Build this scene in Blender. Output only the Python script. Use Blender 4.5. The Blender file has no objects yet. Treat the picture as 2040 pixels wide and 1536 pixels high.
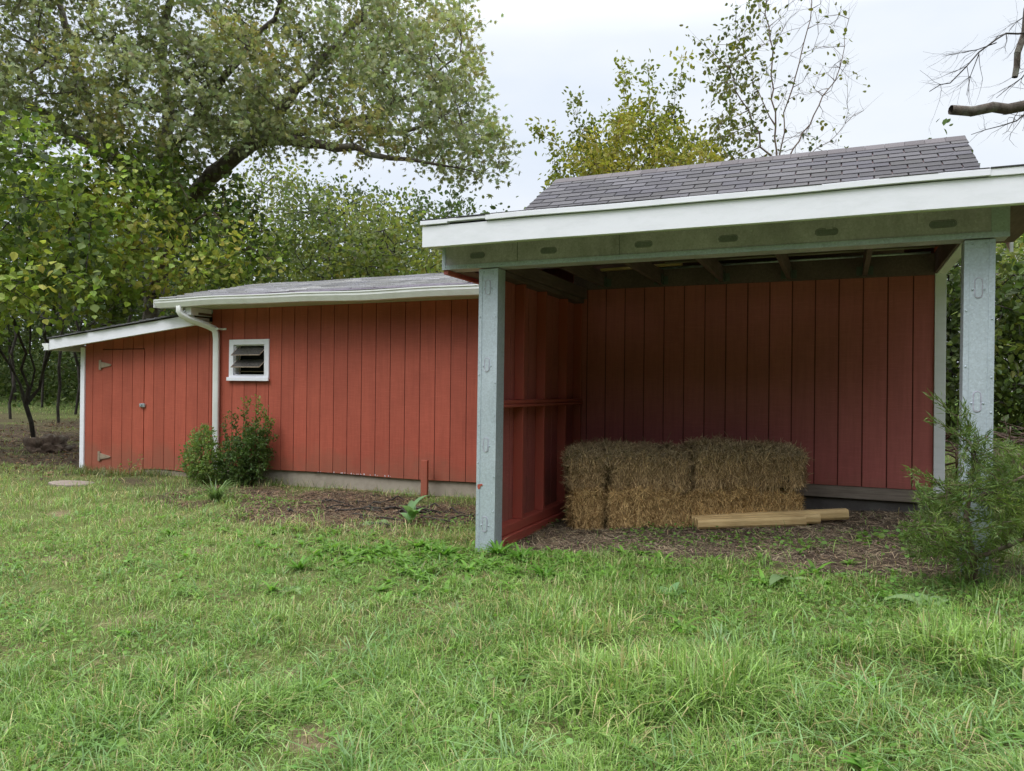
import bpy, math, random
import numpy as np
from mathutils import Matrix, Vector
R_ = math.radians
SC = bpy.context.scene
COL = SC.collection
random.seed(7)
RNG = np.random.default_rng(11)

# ---------------------------------------------------------------- camera
F, CX, CY, ZC = 1500.0, 1020.0, 768.0, 1.5
YAW, PIT, ROLL = R_(23.6), R_(0.18), R_(0.63)
CAMM = Matrix.Rotation(YAW, 4, 'Z') @ Matrix.Rotation(math.pi/2+PIT, 4, 'X') @ Matrix.Rotation(ROLL, 4, 'Z')
cd = bpy.data.cameras.new('camera'); cam = bpy.data.objects.new('camera', cd); COL.objects.link(cam)
cam.matrix_world = Matrix.Translation((0, 0, ZC)) @ CAMM
cd.sensor_fit = 'HORIZONTAL'; cd.sensor_width = 36.0; cd.lens = 36.0*F/2040.0
cd.clip_start = 0.05; cd.clip_end = 2000
SC.camera = cam
RM = np.array(CAMM.to_3x3())

# ---------------------------------------------------------------- sky
W = bpy.data.worlds.new('World'); SC.world = W; W.use_nodes = True
wn, wl = W.node_tree.nodes, W.node_tree.links
wn.clear()
SUN_EL, SUN_AZ = R_(52), R_(200)
out = wn.new('ShaderNodeOutputWorld'); bg = wn.new('ShaderNodeBackground')
sky = wn.new('ShaderNodeTexSky'); sky.sky_type = 'NISHITA'; sky.sun_disc = False
sky.sun_elevation = SUN_EL; sky.sun_rotation = SUN_AZ
sky.dust_density = 4.0
# the overcast layer: cloud brightness grows towards the zenith (as real overcast does) with soft patches
geo = wn.new('ShaderNodeTexCoord'); sep = wn.new('ShaderNodeSeparateXYZ')
wl.new(geo.outputs['Generated'], sep.inputs[0])
ramp = wn.new('ShaderNodeValToRGB')
ramp.color_ramp.elements[0].position = 0.0; ramp.color_ramp.elements[0].color = (0.735, 0.785, 0.86, 1)
ramp.color_ramp.elements[1].position = 0.9; ramp.color_ramp.elements[1].color = (3.1, 3.1, 3.15, 1)
e = ramp.color_ramp.elements.new(0.42); e.color = (0.83, 0.865, 0.91, 1)
wl.new(sep.outputs['Z'], ramp.inputs[0])
mp = wn.new('ShaderNodeMapping'); mp.inputs['Scale'].default_value = (1, 1, 2.6)
nz = wn.new('ShaderNodeTexNoise'); nz.inputs['Scale'].default_value = 2.2; nz.inputs['Detail'].default_value = 6
wl.new(geo.outputs['Generated'], mp.inputs[0]); wl.new(mp.outputs[0], nz.inputs['Vector'])
cr = wn.new('ShaderNodeValToRGB')
cr.color_ramp.elements[0].position = 0.34; cr.color_ramp.elements[0].color = (0.86, 0.905, 0.97, 1)
cr.color_ramp.elements[1].position = 0.66; cr.color_ramp.elements[1].color = (1.05, 1.045, 1.03, 1)
wl.new(nz.outputs[0], cr.inputs[0])
mul = wn.new('ShaderNodeMixRGB'); mul.blend_type = 'MULTIPLY'; mul.inputs[0].default_value = 1
wl.new(ramp.outputs[0], mul.inputs[1]); wl.new(cr.outputs[0], mul.inputs[2])
sc_ = wn.new('ShaderNodeMixRGB'); sc_.blend_type = 'MULTIPLY'; sc_.inputs[0].default_value = 1
sc_.inputs[2].default_value = (0.10, 0.10, 0.10, 1); wl.new(sky.outputs[0], sc_.inputs[1])
mx = wn.new('ShaderNodeMixRGB'); mx.inputs[0].default_value = 0.95
wl.new(sc_.outputs[0], mx.inputs[1]); wl.new(mul.outputs[0], mx.inputs[2])
wl.new(mx.outputs[0], bg.inputs[0]); bg.inputs[1].default_value = 1.0
wl.new(bg.outputs[0], out.inputs[0])
sd = bpy.data.lights.new('sun', 'SUN'); sd.energy = 1.5; sd.angle = R_(28); sd.color = (1.0, 0.975, 0.96)
so = bpy.data.objects.new('sun', sd); COL.objects.link(so)
_dir = Vector((-0.30, -0.62, 1.0))
so.rotation_euler = _dir.to_track_quat('Z', 'Y').to_euler()
vs = SC.view_settings
vs.view_transform = 'Standard'; vs.look = 'None'; vs.gamma = 1; vs.exposure = 0.22; vs.use_curve_mapping = False
SC.cycles.max_bounces = 6; SC.cycles.transparent_max_bounces = 4

# ---------------------------------------------------------------- helpers
def P(x, y, Z):
    """point at distance Z in front of the viewer on the sight line measured in the photo"""
    return np.array([0, 0, ZC]) + Z*(RM @ np.array([(x-CX)/F, -(y-CY)/F, -1.0]))

def tag(o, label=None, cat=None, group=None, kind=None):
    if label: o['label'] = label
    if cat: o['category'] = cat
    if group: o['group'] = group
    if kind: o['kind'] = kind
    return o

def empty(name, loc, label, cat, group=None):
    o = bpy.data.objects.new(name, None); COL.objects.link(o); o.location = loc
    o.empty_display_size = .2
    return tag(o, label, cat, group)

def link(name, me, mat, parent):
    if mat: me.materials.append(mat)
    o = bpy.data.objects.new(name, me); COL.objects.link(o)
    if parent is not None:
        o.parent = parent
        p, off = parent, Vector((0, 0, 0))
        while p is not None: off += p.location; p = p.parent
        o.location = -off
        # keep every mesh's own origin at world zero
    return o

def smooth01(a, b, x):
    t = np.clip((x-a)/(b-a), 0, 1); return t*t*(3-2*t)

def np_mesh(name, V, faces, mat, parent=None, col=None, smooth=False, uv=None):
    """faces: list of int arrays (n,k)"""
    V = np.asarray(V, dtype=np.float32)
    faces = [np.asarray(f, dtype=np.int32) for f in faces if len(f)]
    me = bpy.data.meshes.new(name)
    me.vertices.add(len(V)); me.vertices.foreach_set('co', V.ravel())
    li = np.concatenate([f.ravel() for f in faces])
    tot = np.concatenate([np.full(len(f), f.shape[1], np.int32) for f in faces])
    st = np.concatenate([[0], np.cumsum(tot)[:-1]]).astype(np.int32)
    me.loops.add(len(li)); me.loops.foreach_set('vertex_index', li)
    me.polygons.add(len(tot)); me.polygons.foreach_set('loop_start', st)
    try: me.polygons.foreach_set('loop_total', tot)
    except Exception: pass
    me.polygons.foreach_set('use_smooth', np.full(len(tot), bool(smooth)))
    if col is not None:
        a = me.color_attributes.new('Col', 'FLOAT_COLOR', 'POINT')
        c = np.ones((len(V), 4), np.float32); c[:, :3] = col
        a.data.foreach_set('color', c.ravel())
    me.update(calc_edges=True); me.validate()
    return link(name, me, mat, parent)

class MB:
    def __init__(s): s.v = []; s.f = []; s.c = []
    def add(s, vs, fs, col=None):
        n = len(s.v); s.v += [tuple(v) for v in vs]; s.f += [tuple(i+n for i in f) for f in fs]
        s.c += [col or (1, 1, 1)]*len(vs)
    def box(s, x0, x1, y0, y1, z0, z1, col=None, dz=0.0, dzr=None):
        """dz shears: z rises by dz from x0 to x1"""
        if dzr is None: dzr = dz
        v = [(x0, y0, z0), (x1, y0, z0+dz), (x1, y1, z0+dz), (x0, y1, z0), (x0, y0, z1), (x1, y0, z1+dzr), (x1, y1, z1+dzr), (x0, y1, z1)]
        s.add(v, [(0, 3, 2, 1), (4, 5, 6, 7), (0, 1, 5, 4), (1, 2, 6, 5), (2, 3, 7, 6), (3, 0, 4, 7)], col)
    def obox(s, c, ax, ay, az, col=None):
        c = np.array(c, float); ax, ay, az = map(lambda q: np.array(q, float), (ax, ay, az))
        v = [c+i*ax+j*ay+k*az for k in (-1, 1) for j in (-1, 1) for i in (-1, 1)]
        s.add(v, [(0, 2, 3, 1), (4, 5, 7, 6), (0, 1, 5, 4), (1, 3, 7, 5), (3, 2, 6, 7), (2, 0, 4, 6)], col)
    def prism(s, pts, axis, a0, a1, col=None):
        """polygon (u,v) extruded along axis ('x': pts are y,z; 'y': pts are x,z; 'z': pts are x,y)"""
        def m(p, t): return {'x': (t, p[0], p[1]), 'y': (p[0], t, p[1]), 'z': (p[0], p[1], t)}[axis]
        n = len(pts); v = [m(p, a0) for p in pts]+[m(p, a1) for p in pts]
        f = [tuple(range(n)), tuple(range(2*n-1, n-1, -1))]+[(i, i+n, (i+1) % n+n, (i+1) % n) for i in range(n)]
        s.add(v, f, col)
    def tube(s, pts, rad, n=8, caps=True, col=None, sq=None):
        """sq=(w,h): rounded rectangular section instead of a circle"""
        pts = [Vector(p) for p in pts]; rad = rad if hasattr(rad, '__len__') else [rad]*len(pts)
        rings = []; up0 = None
        for i, p in enumerate(pts):
            t = (pts[min(i+1, len(pts)-1)]-pts[max(i-1, 0)]).normalized()
            if up0 is None:
                up0 = Vector((0, 0, 1)) if abs(t.z) < .9 else Vector((0, 1, 0))
            a = t.cross(up0)
            if a.length < 1e-4: a = t.cross(Vector((1, 0, 0)))
            a.normalize(); b = a.cross(t).normalized(); up0 = b
            if sq:
                w, h = sq[0]/2, sq[1]/2; k = .75
                sec = [(-w, -h*k), (-w*k, -h), (w*k, -h), (w, -h*k), (w, h*k), (w*k, h), (-w*k, h), (-w, h*k)]
            else:
                sec = [(rad[i]*math.cos(2*math.pi*j/n), rad[i]*math.sin(2*math.pi*j/n)) for j in range(n)]
            rings.append([p+a*u+b*v for u, v in sec])
        m = len(rings[0]); v = [q for r in rings for q in r]
        f = [(i*m+j, i*m+(j+1) % m, (i+1)*m+(j+1) % m, (i+1)*m+j) for i in range(len(rings)-1) for j in range(m)]
        if caps: f += [tuple(range(m-1, -1, -1)), tuple(range((len(rings)-1)*m, len(rings)*m))]
        s.add(v, f, col)
    def build(s, name, mat, parent=None, bevel=0, smooth=False, color=False):
        me = bpy.data.meshes.new(name); me.from_pydata(s.v, [], s.f)
        if color:
            a = me.color_attributes.new('Col', 'FLOAT_COLOR', 'POINT')
            a.data.foreach_set('color', np.array([(c[0], c[1], c[2], 1) for c in s.c], np.float32).ravel())
        import bmesh
        bm = bmesh.new(); bm.from_mesh(me); bmesh.ops.recalc_face_normals(bm, faces=bm.faces); bm.to_mesh(me); bm.free()
        if smooth:
            for p in me.polygons: p.use_smooth = True
        o = link(name, me, mat, parent)
        if bevel:
            m = o.modifiers.new('bevel', 'BEVEL'); m.width = bevel; m.segments = 2; m.limit_method = 'ANGLE'
        return o

# numpy value noise
_H = RNG.random((256, 256))
def vnoise(x, y):
    xi = np.floor(x).astype(int); yi = np.floor(y).astype(int); fx = x-xi; fy = y-yi
    fx = fx*fx*(3-2*fx); fy = fy*fy*(3-2*fy)
    h = lambda a, b: _H[a % 256, b % 256]
    return (h(xi, yi)*(1-fx)+h(xi+1, yi)*fx)*(1-fy)+(h(xi, yi+1)*(1-fx)+h(xi+1, yi+1)*fx)*fy
def fbm(x, y, o=4):
    s = 0; a = .5; t = 0
    for i in range(o): s = s+a*vnoise(x*2**i+17.3*i, y*2**i+9.1*i); t += a; a *= .5
    return s/t

def gz(x, y):
    x = np.asarray(x, float); y = np.asarray(y, float)
    b = -1.29+.055*np.clip(x+2.6, 0, 4.5)
    b = b+.03*smooth01(6, 7.6, y)*(x > -9)
    b = b+1.0*smooth01(9.5, 26, y-.15*np.clip(x+12, -20, 40))
    return ZC+b-.22*(1-smooth01(.5, 5.2, y+.15*x))
def gzb(x, y):   # with small bumps
    return gz(x, y)+(fbm(np.asarray(x)*1.3+50, np.asarray(y)*1.3+50, 4)-.5)*.05+(fbm(np.asarray(x)*7+9, np.asarray(y)*7, 2)-.5)*.014

def blob(x, y, cx, cy, rx, ry):
    return np.clip(1.25-np.sqrt(((x-cx)/rx)**2+((y-cy)/ry)**2), 0, 1)
def shelter_floor(x, y):
    n = (fbm(x*2.2, y*2.2, 3)-.5)*.8
    return smooth01(-2.75, -2.3, x+n*.3)*smooth01(1.35, .6, x+n)*smooth01(5.05, 5.55, y+n+.10*(x+1))
def bare(x, y):
    n = fbm(x*1.7+3, y*1.7+8, 4)
    b = np.maximum(shelter_floor(x, y)*1.3, 0)
    b = np.maximum(b, blob(x, y, -4.25, 6.45, 1.15, .55)*1.9*smooth01(.30, .55, n+.12))
    b = np.maximum(b, blob(x, y, -5.2, 6.6, 2.1, .8)*2.2*smooth01(.34, .52, n+.08))
    b = np.maximum(b, blob(x, y, -4.6, 5.75, 1.2, .3)*1.3*smooth01(.40, .6, n+.05))
    b = np.maximum(b, blob(x, y, -8.6, 6.9, 1.1, .5)*.9*smooth01(.4, .6, n))
    b = np.maximum(b, smooth01(-9.3, -10.3, x)*smooth01(6.6, 8.0, y)*smooth01(17, 13, y)*smooth01(.30, .55, n+.1)*.95)
    b = np.maximum(b, smooth01(.66, .80, fbm(x*3.3+31, y*3.3+11, 3))*.8*smooth01(6.5, 5, y))
    b = np.maximum(b, smooth01(.66, .76, fbm(x*.9+71, y*.9+41, 3))*.25)
    return np.clip(b, 0, 1)

# ---------------------------------------------------------------- materials
def newmat(name):
    m = bpy.data.materials.new(name); m.use_nodes = True
    nt = m.node_tree; b = nt.nodes['Principled BSDF']
    return m, nt.nodes, nt.links, b
def texco(n, l, scale=(1, 1, 1)):
    tc = n.new('ShaderNodeTexCoord'); mp = n.new('ShaderNodeMapping'); mp.inputs['Scale'].default_value = scale
    l.new(tc.outputs['Object'], mp.inputs[0]); return mp.outputs[0]
def noise(n, l, vec, scale, detail=4, rough=.55):
    t = n.new('ShaderNodeTexNoise'); t.inputs['Scale'].default_value = scale; t.inputs['Detail'].default_value = detail
    t.inputs['Roughness'].default_value = rough; l.new(vec, t.inputs['Vector']); return t.outputs[0]
def cramp(n, l, fac, stops):
    r = n.new('ShaderNodeValToRGB'); el = r.color_ramp.elements
    el[0].position, el[0].color = stops[0][0], (*stops[0][1], 1); el[1].position, el[1].color = stops[-1][0], (*stops[-1][1], 1)
    for p, c in stops[1:-1]: q = el.new(p); q.color = (*c, 1)
    l.new(fac, r.inputs[0]); return r.outputs[0]
def mixc(n, l, fac, a, b, mode='MIX'):
    m = n.new('ShaderNodeMixRGB'); m.blend_type = mode
    for i, s in ((0, fac), (1, a), (2, b)):
        if isinstance(s, (int, float)): m.inputs[i].default_value = s
        elif isinstance(s, tuple): m.inputs[i].default_value = (*s, 1)
        else: l.new(s, m.inputs[i])
    return m.outputs[0]
def bump(n, l, b, h, strength=.3, dist=.01):
    t = n.new('ShaderNodeBump'); t.inputs['Strength'].default_value = strength; t.inputs['Distance'].default_value = dist
    l.new(h, t.inputs['Height']); l.new(t.outputs[0], b.inputs['Normal']); return t
def attr(n, name='Col'):
    a = n.new('ShaderNodeAttribute'); a.attribute_name = name; return a.outputs['Color']

def mat_siding(name, c1, c2, wornc):
    m, n, l, b = newmat(name)
    v1 = texco(n, l, (1.2, 1.2, 26)); v2 = texco(n, l, (9, 9, .8)); v3 = texco(n, l)
    sx = n.new('ShaderNodeSeparateXYZ'); l.new(v3, sx.inputs[0])
    m1 = n.new('ShaderNodeMath'); m1.operation = 'MULTIPLY_ADD'; m1.inputs[1].default_value = 1/.20315; m1.inputs[2].default_value = 9.977/.20315+100; l.new(sx.outputs[0], m1.inputs[0])
    m2 = n.new('ShaderNodeMath'); m2.operation = 'FLOOR'; l.new(m1.outputs[0], m2.inputs[0])
    wnz = n.new('ShaderNodeTexWhiteNoise'); wnz.noise_dimensions = '1D'; l.new(m2.outputs[0], wnz.inputs['W'])
    saw = noise(n, l, v1, 6, 5, .65); grain = noise(n, l, v2, 6, 4); big = noise(n, l, v3, 1.6, 4)
    c = mixc(n, l, cramp(n, l, big, [(.3, (0, 0, 0)), (.7, (1, 1, 1))]), c1, c2)
    c = mixc(n, l, cramp(n, l, grain, [(.42, (0, 0, 0)), (.72, (.30, .30, .30))]), c, tuple(q*.62 for q in c1))
    c = mixc(n, l, cramp(n, l, saw, [(.5, (0, 0, 0)), (.75, (.4, .4, .4))]), c, tuple(min(1, q*1.35+.02) for q in c2))
    fine = noise(n, l, v3, 38, 5, .7)
    c = mixc(n, l, cramp(n, l, fine, [(.71, (0, 0, 0)), (.80, (.7, .7, .7))]), c, wornc)
    c = mixc(n, l, 1.0, c, cramp(n, l, wnz.outputs[0], [(0, (.90, .90, .90)), (1, (1.07, 1.08, 1.10))]), 'MULTIPLY')
    sp = n.new('ShaderNodeSeparateXYZ'); l.new(v3, sp.inputs[0]); ad = n.new('ShaderNodeMath'); ad.operation = 'MULTIPLY_ADD'
    l.new(noise(n, l, v3, 3.5, 5, .7), ad.inputs[0]); ad.inputs[1].default_value = -.9; l.new(sp.outputs[2], ad.inputs[2])
    c = mixc(n, l, cramp(n, l, ad.outputs[0], [(.0, (.42, .42, .42)), (.28, (0, 0, 0))]), c, (.20, .10, .06))
    st = noise(n, l, texco(n, l, (16, 16, .5)), 1.0, 4, .6)
    c = mixc(n, l, cramp(n, l, st, [(.5, (0, 0, 0)), (.75, (.35, .35, .35))]), c, tuple(q*.7 for q in c1))
    l.new(c, b.inputs['Base Color'])
    b.inputs['Roughness'].default_value = .62
    h = mixc(n, l, .5, saw, grain); bump(n, l, b, h, .55, .006)
    return m
def mat_paint(name, col, dirt=(.42, .42, .36), amt=.35, rough=.5, streak=(1, 1, 1)):
    m, n, l, b = newmat(name)
    v = texco(n, l, streak); a = noise(n, l, v, 5, 6, .7); f = noise(n, l, texco(n, l), 60, 3)
    c = mixc(n, l, cramp(n, l, a, [(.45, (0, 0, 0)), (.8, (amt, amt, amt))]), col, dirt)
    c = mixc(n, l, cramp(n, l, f, [(.72, (0, 0, 0)), (.8, (.5, .5, .5))]), c, dirt)
    l.new(c, b.inputs['Base Color']); b.inputs['Roughness'].default_value = rough
    bump(n, l, b, a, .25, .004); return m
def mat_wood(name, c1, c2, scale=(2, 25, 25), rough=.8):
    m, n, l, b = newmat(name)
    v = texco(n, l, scale); a = noise(n, l, v, 2.2, 6, .65); g = noise(n, l, texco(n, l), 3, 4)
    c = mixc(n, l, cramp(n, l, a, [(.3, (0, 0, 0)), (.7, (1, 1, 1))]), c1, c2)
    c = mixc(n, l, cramp(n, l, g, [(.4, (0, 0, 0)), (.75, (.5, .5, .5))]), c, tuple(q*.5 for q in c1))
    l.new(c, b.inputs['Base Color']); b.inputs['Roughness'].default_value = rough
    bump(n, l, b, a, .5, .004); return m
def mat_attr(name, rough=.8, nscale=30, namt=.35, bmp=.3, bd=.004, spec=.3):
    m, n, l, b = newmat(name)
    a = noise(n, l, texco(n, l), nscale, 5, .7)
    c = mixc(n, l, 1.0, attr(n), cramp(n, l, a, [(.25, (1-namt,)*3), (.75, (1+namt,)*3)]), 'MULTIPLY')
    l.new(c, b.inputs['Base Color']); b.inputs['Roughness'].default_value = rough; b.inputs['Specular IOR Level'].default_value = spec
    bump(n, l, b, a, bmp, bd); return m
def mat_leaf(name, trans=.42, rough=.5, spec=.35):
    m, n, l, b = newmat(name)
    c = attr(n); l.new(c, b.inputs['Base Color']); b.inputs['Roughness'].default_value = rough
    b.inputs['Specular IOR Level'].default_value = spec
    t = n.new('ShaderNodeBsdfTranslucent'); t2 = mixc(n, l, 1.0, c, (1.25, 1.3, .8), 'MULTIPLY'); l.new(t2, t.inputs[0])
    mx = n.new('ShaderNodeMixShader'); mx.inputs[0].default_value = trans
    l.new(b.outputs[0], mx.inputs[1]); l.new(t.outputs[0], mx.inputs[2]); l.new(mx.outputs[0], n['Material Output'].inputs[0])
    return m
def mat_bark(name, c1, c2, lichen=(.28, .31, .25), la=.5):
    m, n, l, b = newmat(name)
    v = texco(n, l, (1, 1, .35)); a = noise(n, l, v, 14, 6, .7); g = noise(n, l, texco(n, l), 4.5, 4)
    c = mixc(n, l, cramp(n, l, a, [(.35, (0, 0, 0)), (.65, (1, 1, 1))]), c1, c2)
    c = mixc(n, l, cramp(n, l, g, [(.52, (0, 0, 0)), (.68, (la, la, la))]), c, lichen)
    l.new(c, b.inputs['Base Color']); b.inputs['Roughness'].default_value = .9
    bump(n, l, b, a, .8, .03); return m
def mat_galv(name, base, dark):
    m, n, l, b = newmat(name); md = 'mildew' in name
    vo = n.new('ShaderNodeTexVoronoi'); vo.inputs['Scale'].default_value = 95; l.new(texco(n, l), vo.inputs['Vector'])
    a = noise(n, l, texco(n, l, (1, 1, .6)), 5, 6, .7); s = noise(n, l, texco(n, l), 45, 4, .7)
    c = mixc(n, l, cramp(n, l, a, [(.35, (0, 0, 0)), (.7, (.75, .75, .75))]), base, dark)
    vb = n.new('ShaderNodeRGBToBW'); l.new(vo.outputs['Color'], vb.inputs[0])
    c = mixc(n, l, 1.0, c, cramp(n, l, vb.outputs[0], [(.1, (.88,)*3), (.9, (1.10,)*3)]), 'MULTIPLY')
    c = mixc(n, l, cramp(n, l, s, [(.62, (0, 0, 0)), (.72, (.6, .6, .6))]), c, (.80, .86, .88))
    l.new(c, b.inputs['Base Color']); b.inputs['Metallic'].default_value = .1 if md else .35
    b.inputs['Roughness'].default_value = .48; bump(n, l, b, s, .12, .002)
    return m
def mat_plain(name, col, rough=.6, metal=0, spec=.5):
    m, n, l, b = newmat(name)
    a = noise(n, l, texco(n, l), 22, 5, .65)
    c = mixc(n, l, 1.0, col, cramp(n, l, a, [(.3, (.75,)*3), (.7, (1.2,)*3)]), 'MULTIPLY')
    l.new(c, b.inputs['Base Color']); b.inputs['Roughness'].default_value = rough; b.inputs['Metallic'].default_value = metal
    b.inputs['Specular IOR Level'].default_value = spec; bump(n, l, b, a, .2, .003); return m

M_RED = mat_siding('red_siding', (.325, .066, .038), (.41, .09, .052), (.23, .05, .035))
M_REDIN = mat_siding('red_siding_inside', (.39, .102, .092), (.45, .125, .112), (.22, .05, .045))
M_REDP = mat_paint('red_paint', (.38, .078, .055), (.24, .10, .07), .4, .5)
M_GROOVE = mat_plain('groove_red', (.11, .026, .019), .8)
M_WHITE = mat_paint('white_paint', (.80, .81, .88), (.46, .50, .50), .28, .42, (1, 1, 3))
M_WHITEM = mat_paint('white_metal', (.80, .82, .82), (.52, .54, .46), .5, .35)
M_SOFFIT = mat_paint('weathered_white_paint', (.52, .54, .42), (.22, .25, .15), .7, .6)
M_GALV = mat_galv('galvanised_steel', (.52, .59, .665), (.41, .475, .53))
M_GALVD = mat_galv('mildewed_galvanised_steel', (.60, .55, .68), (.30, .28, .33))
M_HANG = mat_plain('dull_steel', (.10, .11, .11), .5, .3)
M_SCREW = mat_plain('screw_steel', (.45, .5, .54), .35, .6)
M_KNOCK = mat_galv('knockout_steel', (.26, .27, .30), (.16, .17, .19))  # darker colour paints the shade of the beam's recessed knockouts
M_SHING = mat_attr('asphalt_shingle', .92, 160, .5, .5, .004, .2)
M_FLASH = mat_plain('grey_flashing', (.30, .27, .33), .5)
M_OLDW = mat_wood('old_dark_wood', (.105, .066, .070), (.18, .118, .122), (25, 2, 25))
M_GREYW = mat_wood('grey_weathered_wood', (.19, .15, .12), (.33, .28, .24), (1.5, 30, 30))
M_TIMB = mat_wood('fresh_treated_pine', (.50, .33, .14), (.66, .50, .25), (3, 9, 30), .7)
M_CONC = mat_paint('concrete', (.33, .29, .235), (.17, .14, .11), .8, .9)
M_BLACK = mat_plain('dark_interior', (.012, .012, .012), .9)  # near-black, stands in for darkness behind the window and gaps
M_RUST = mat_plain('tarnished_steel', (.34, .27, .20), .6, .3)
M_BALE = mat_attr('straw', .85, 60, .3, .4, .006, .25)
M_LEAF = mat_leaf('leaf'); M_LEAFM = mat_leaf('leaf_matte', .25, .7, .2); M_GRASS = mat_leaf('grass_blade', .38, .38, .5)
M_BARK = mat_bark('grey_bark', (.055, .043, .034), (.125, .10, .08))
M_BARKB = mat_bark('brown_bark', (.085, .055, .04), (.16, .115, .085), la=.2)
M_BARKD = mat_bark('dark_bark', (.02, .016, .013), (.055, .045, .037), la=.15)

# ---------------------------------------------------------------- ground
def axis(lo, hi, flo, fhi, fine):
    a = list(np.arange(flo, fhi, fine)); s = fine; q = fhi
    while q < hi: a.append(q); s *= 1.28; q += s
    a.append(hi); s = fine; q = flo-s
    b = []
    while q > lo: b.append(q); s *= 1.28; q -= s
    b.append(lo); return np.array(b[::-1]+a)
GX = axis(-420, 420, -13, 4.5, .085); GY = axis(-60, 480, .6, 12, .085)
XX, YY = np.meshgrid(GX, GY); ZZ = gzb(XX, YY)
bb = bare(XX, YY); n1 = fbm(XX*3, YY*3, 4)[..., None]; n2 = fbm(XX*11+5, YY*11, 3)[..., None]
thatch = np.array([.10, .13, .04])*(1-n1)+np.array([.17, .18, .07])*n1
soil = np.array([.030, .024, .020])*(1-n2)+np.array([.12, .085, .06])*n2
sf = np.clip(shelter_floor(XX, YY), 0, 1)[..., None]
soil = soil*(1-.3*sf)+.3*sf*np.array([.10, .07, .05])
tanp = .6*(smooth01(.64, .78, fbm(XX*3.3+31, YY*3.3+11, 3))*smooth01(6.5, 5, YY))[..., None]
soil = soil*(1-tanp)+tanp*np.array([.30, .22, .14])
far = smooth01(13, 17, YY)[..., None]*np.ones(3)
thatch = thatch*(1-far)+far*np.array([.10, .15, .04])
gc = thatch*(1-bb[..., None])+soil*bb[..., None]
ny, nx = XX.shape; idx = np.arange(ny*nx).reshape(ny, nx)
q = np.stack([idx[:-1, :-1], idx[:-1, 1:], idx[1:, 1:], idx[1:, :-1]], -1).reshape(-1, 4)
M_GROUND = mat_attr('soil_and_thatch', .95, 55, .55, .9, .02, .1)
g = np_mesh('ground', np.stack([XX, YY, ZZ], -1).reshape(-1, 3), [q], M_GROUND, None, gc.reshape(-1, 3), True)
tag(g, None, None, None, 'structure')

# ---------------------------------------------------------------- siding
BW = .20315; G0 = -9.977
def siding(mb, gv, x0, x1, y, zb, zt, hole=None, depth=.007, gw=.0085, th=.014):
    """boards on the plane y (front face), grooves every BW; zb/zt functions of x; hole=(x0,x1,z0,z1)"""
    k0 = math.floor((x0-G0)/BW); x = x0; edges = [x0]
    k = k0
    while True:
        g = G0+k*BW
        if g > x1-.02: break
        if g > x0+.02: edges.append(g)
        k += 1
    edges.append(x1)
    def board(a, b, z0a, z0b, z1a, z1b):
        v = [(a, y, z0a), (b, y, z0b), (b, y+th, z0b), (a, y+th, z0a), (a, y, z1a), (b, y, z1b), (b, y+th, z1b), (a, y+th, z1a)]
        mb.add(v, [(0, 3, 2, 1), (4, 5, 6, 7), (0, 1, 5, 4), (1, 2, 6, 5), (2, 3, 7, 6), (3, 0, 4, 7)])
    for i in range(len(edges)-1):
        a = edges[i]+(gw/2 if i else 0); b = edges[i+1]-(gw/2 if i < len(edges)-2 else 0)
        segs = [(a, b, None)]
        if hole and b > hole[0] and a < hole[1]:
            segs = []
            if a < hole[0]: segs.append((a, hole[0], None))
            segs.append((max(a, hole[0]), min(b, hole[1]), 'h'))
            if b > hole[1]: segs.append((hole[1], b, None))
        for (s0, s1, t) in segs:
            if t:
                board(s0, s1, zb(s0), zb(s1), hole[2], hole[2]); board(s0, s1, hole[3], hole[3], zt(s0), zt(s1))
            else: board(s0, s1, zb(s0), zb(s1), zt(s0), zt(s1))
    for g in edges[1:-1]:
        rs = [(zb(g)+.004, zt(g)-.004)]
        if hole and hole[0]-.01 < g < hole[1]+.01: rs = [(zb(g)+.004, hole[2]), (hole[3], zt(g)-.004)]
        for z0, z1 in rs: gv.box(g-gw/2-.001, g+gw/2+.001, y+depth, y+th-.001, z0, z1)

def siding_part(name, parent, mat, *a, **k):
    mb, gv = MB(), MB(); siding(mb, gv, *a, **k)
    o = mb.build(name, mat, parent, bevel=.0018); gv.build('groove_lines', M_GROOVE, o); return o

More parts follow.
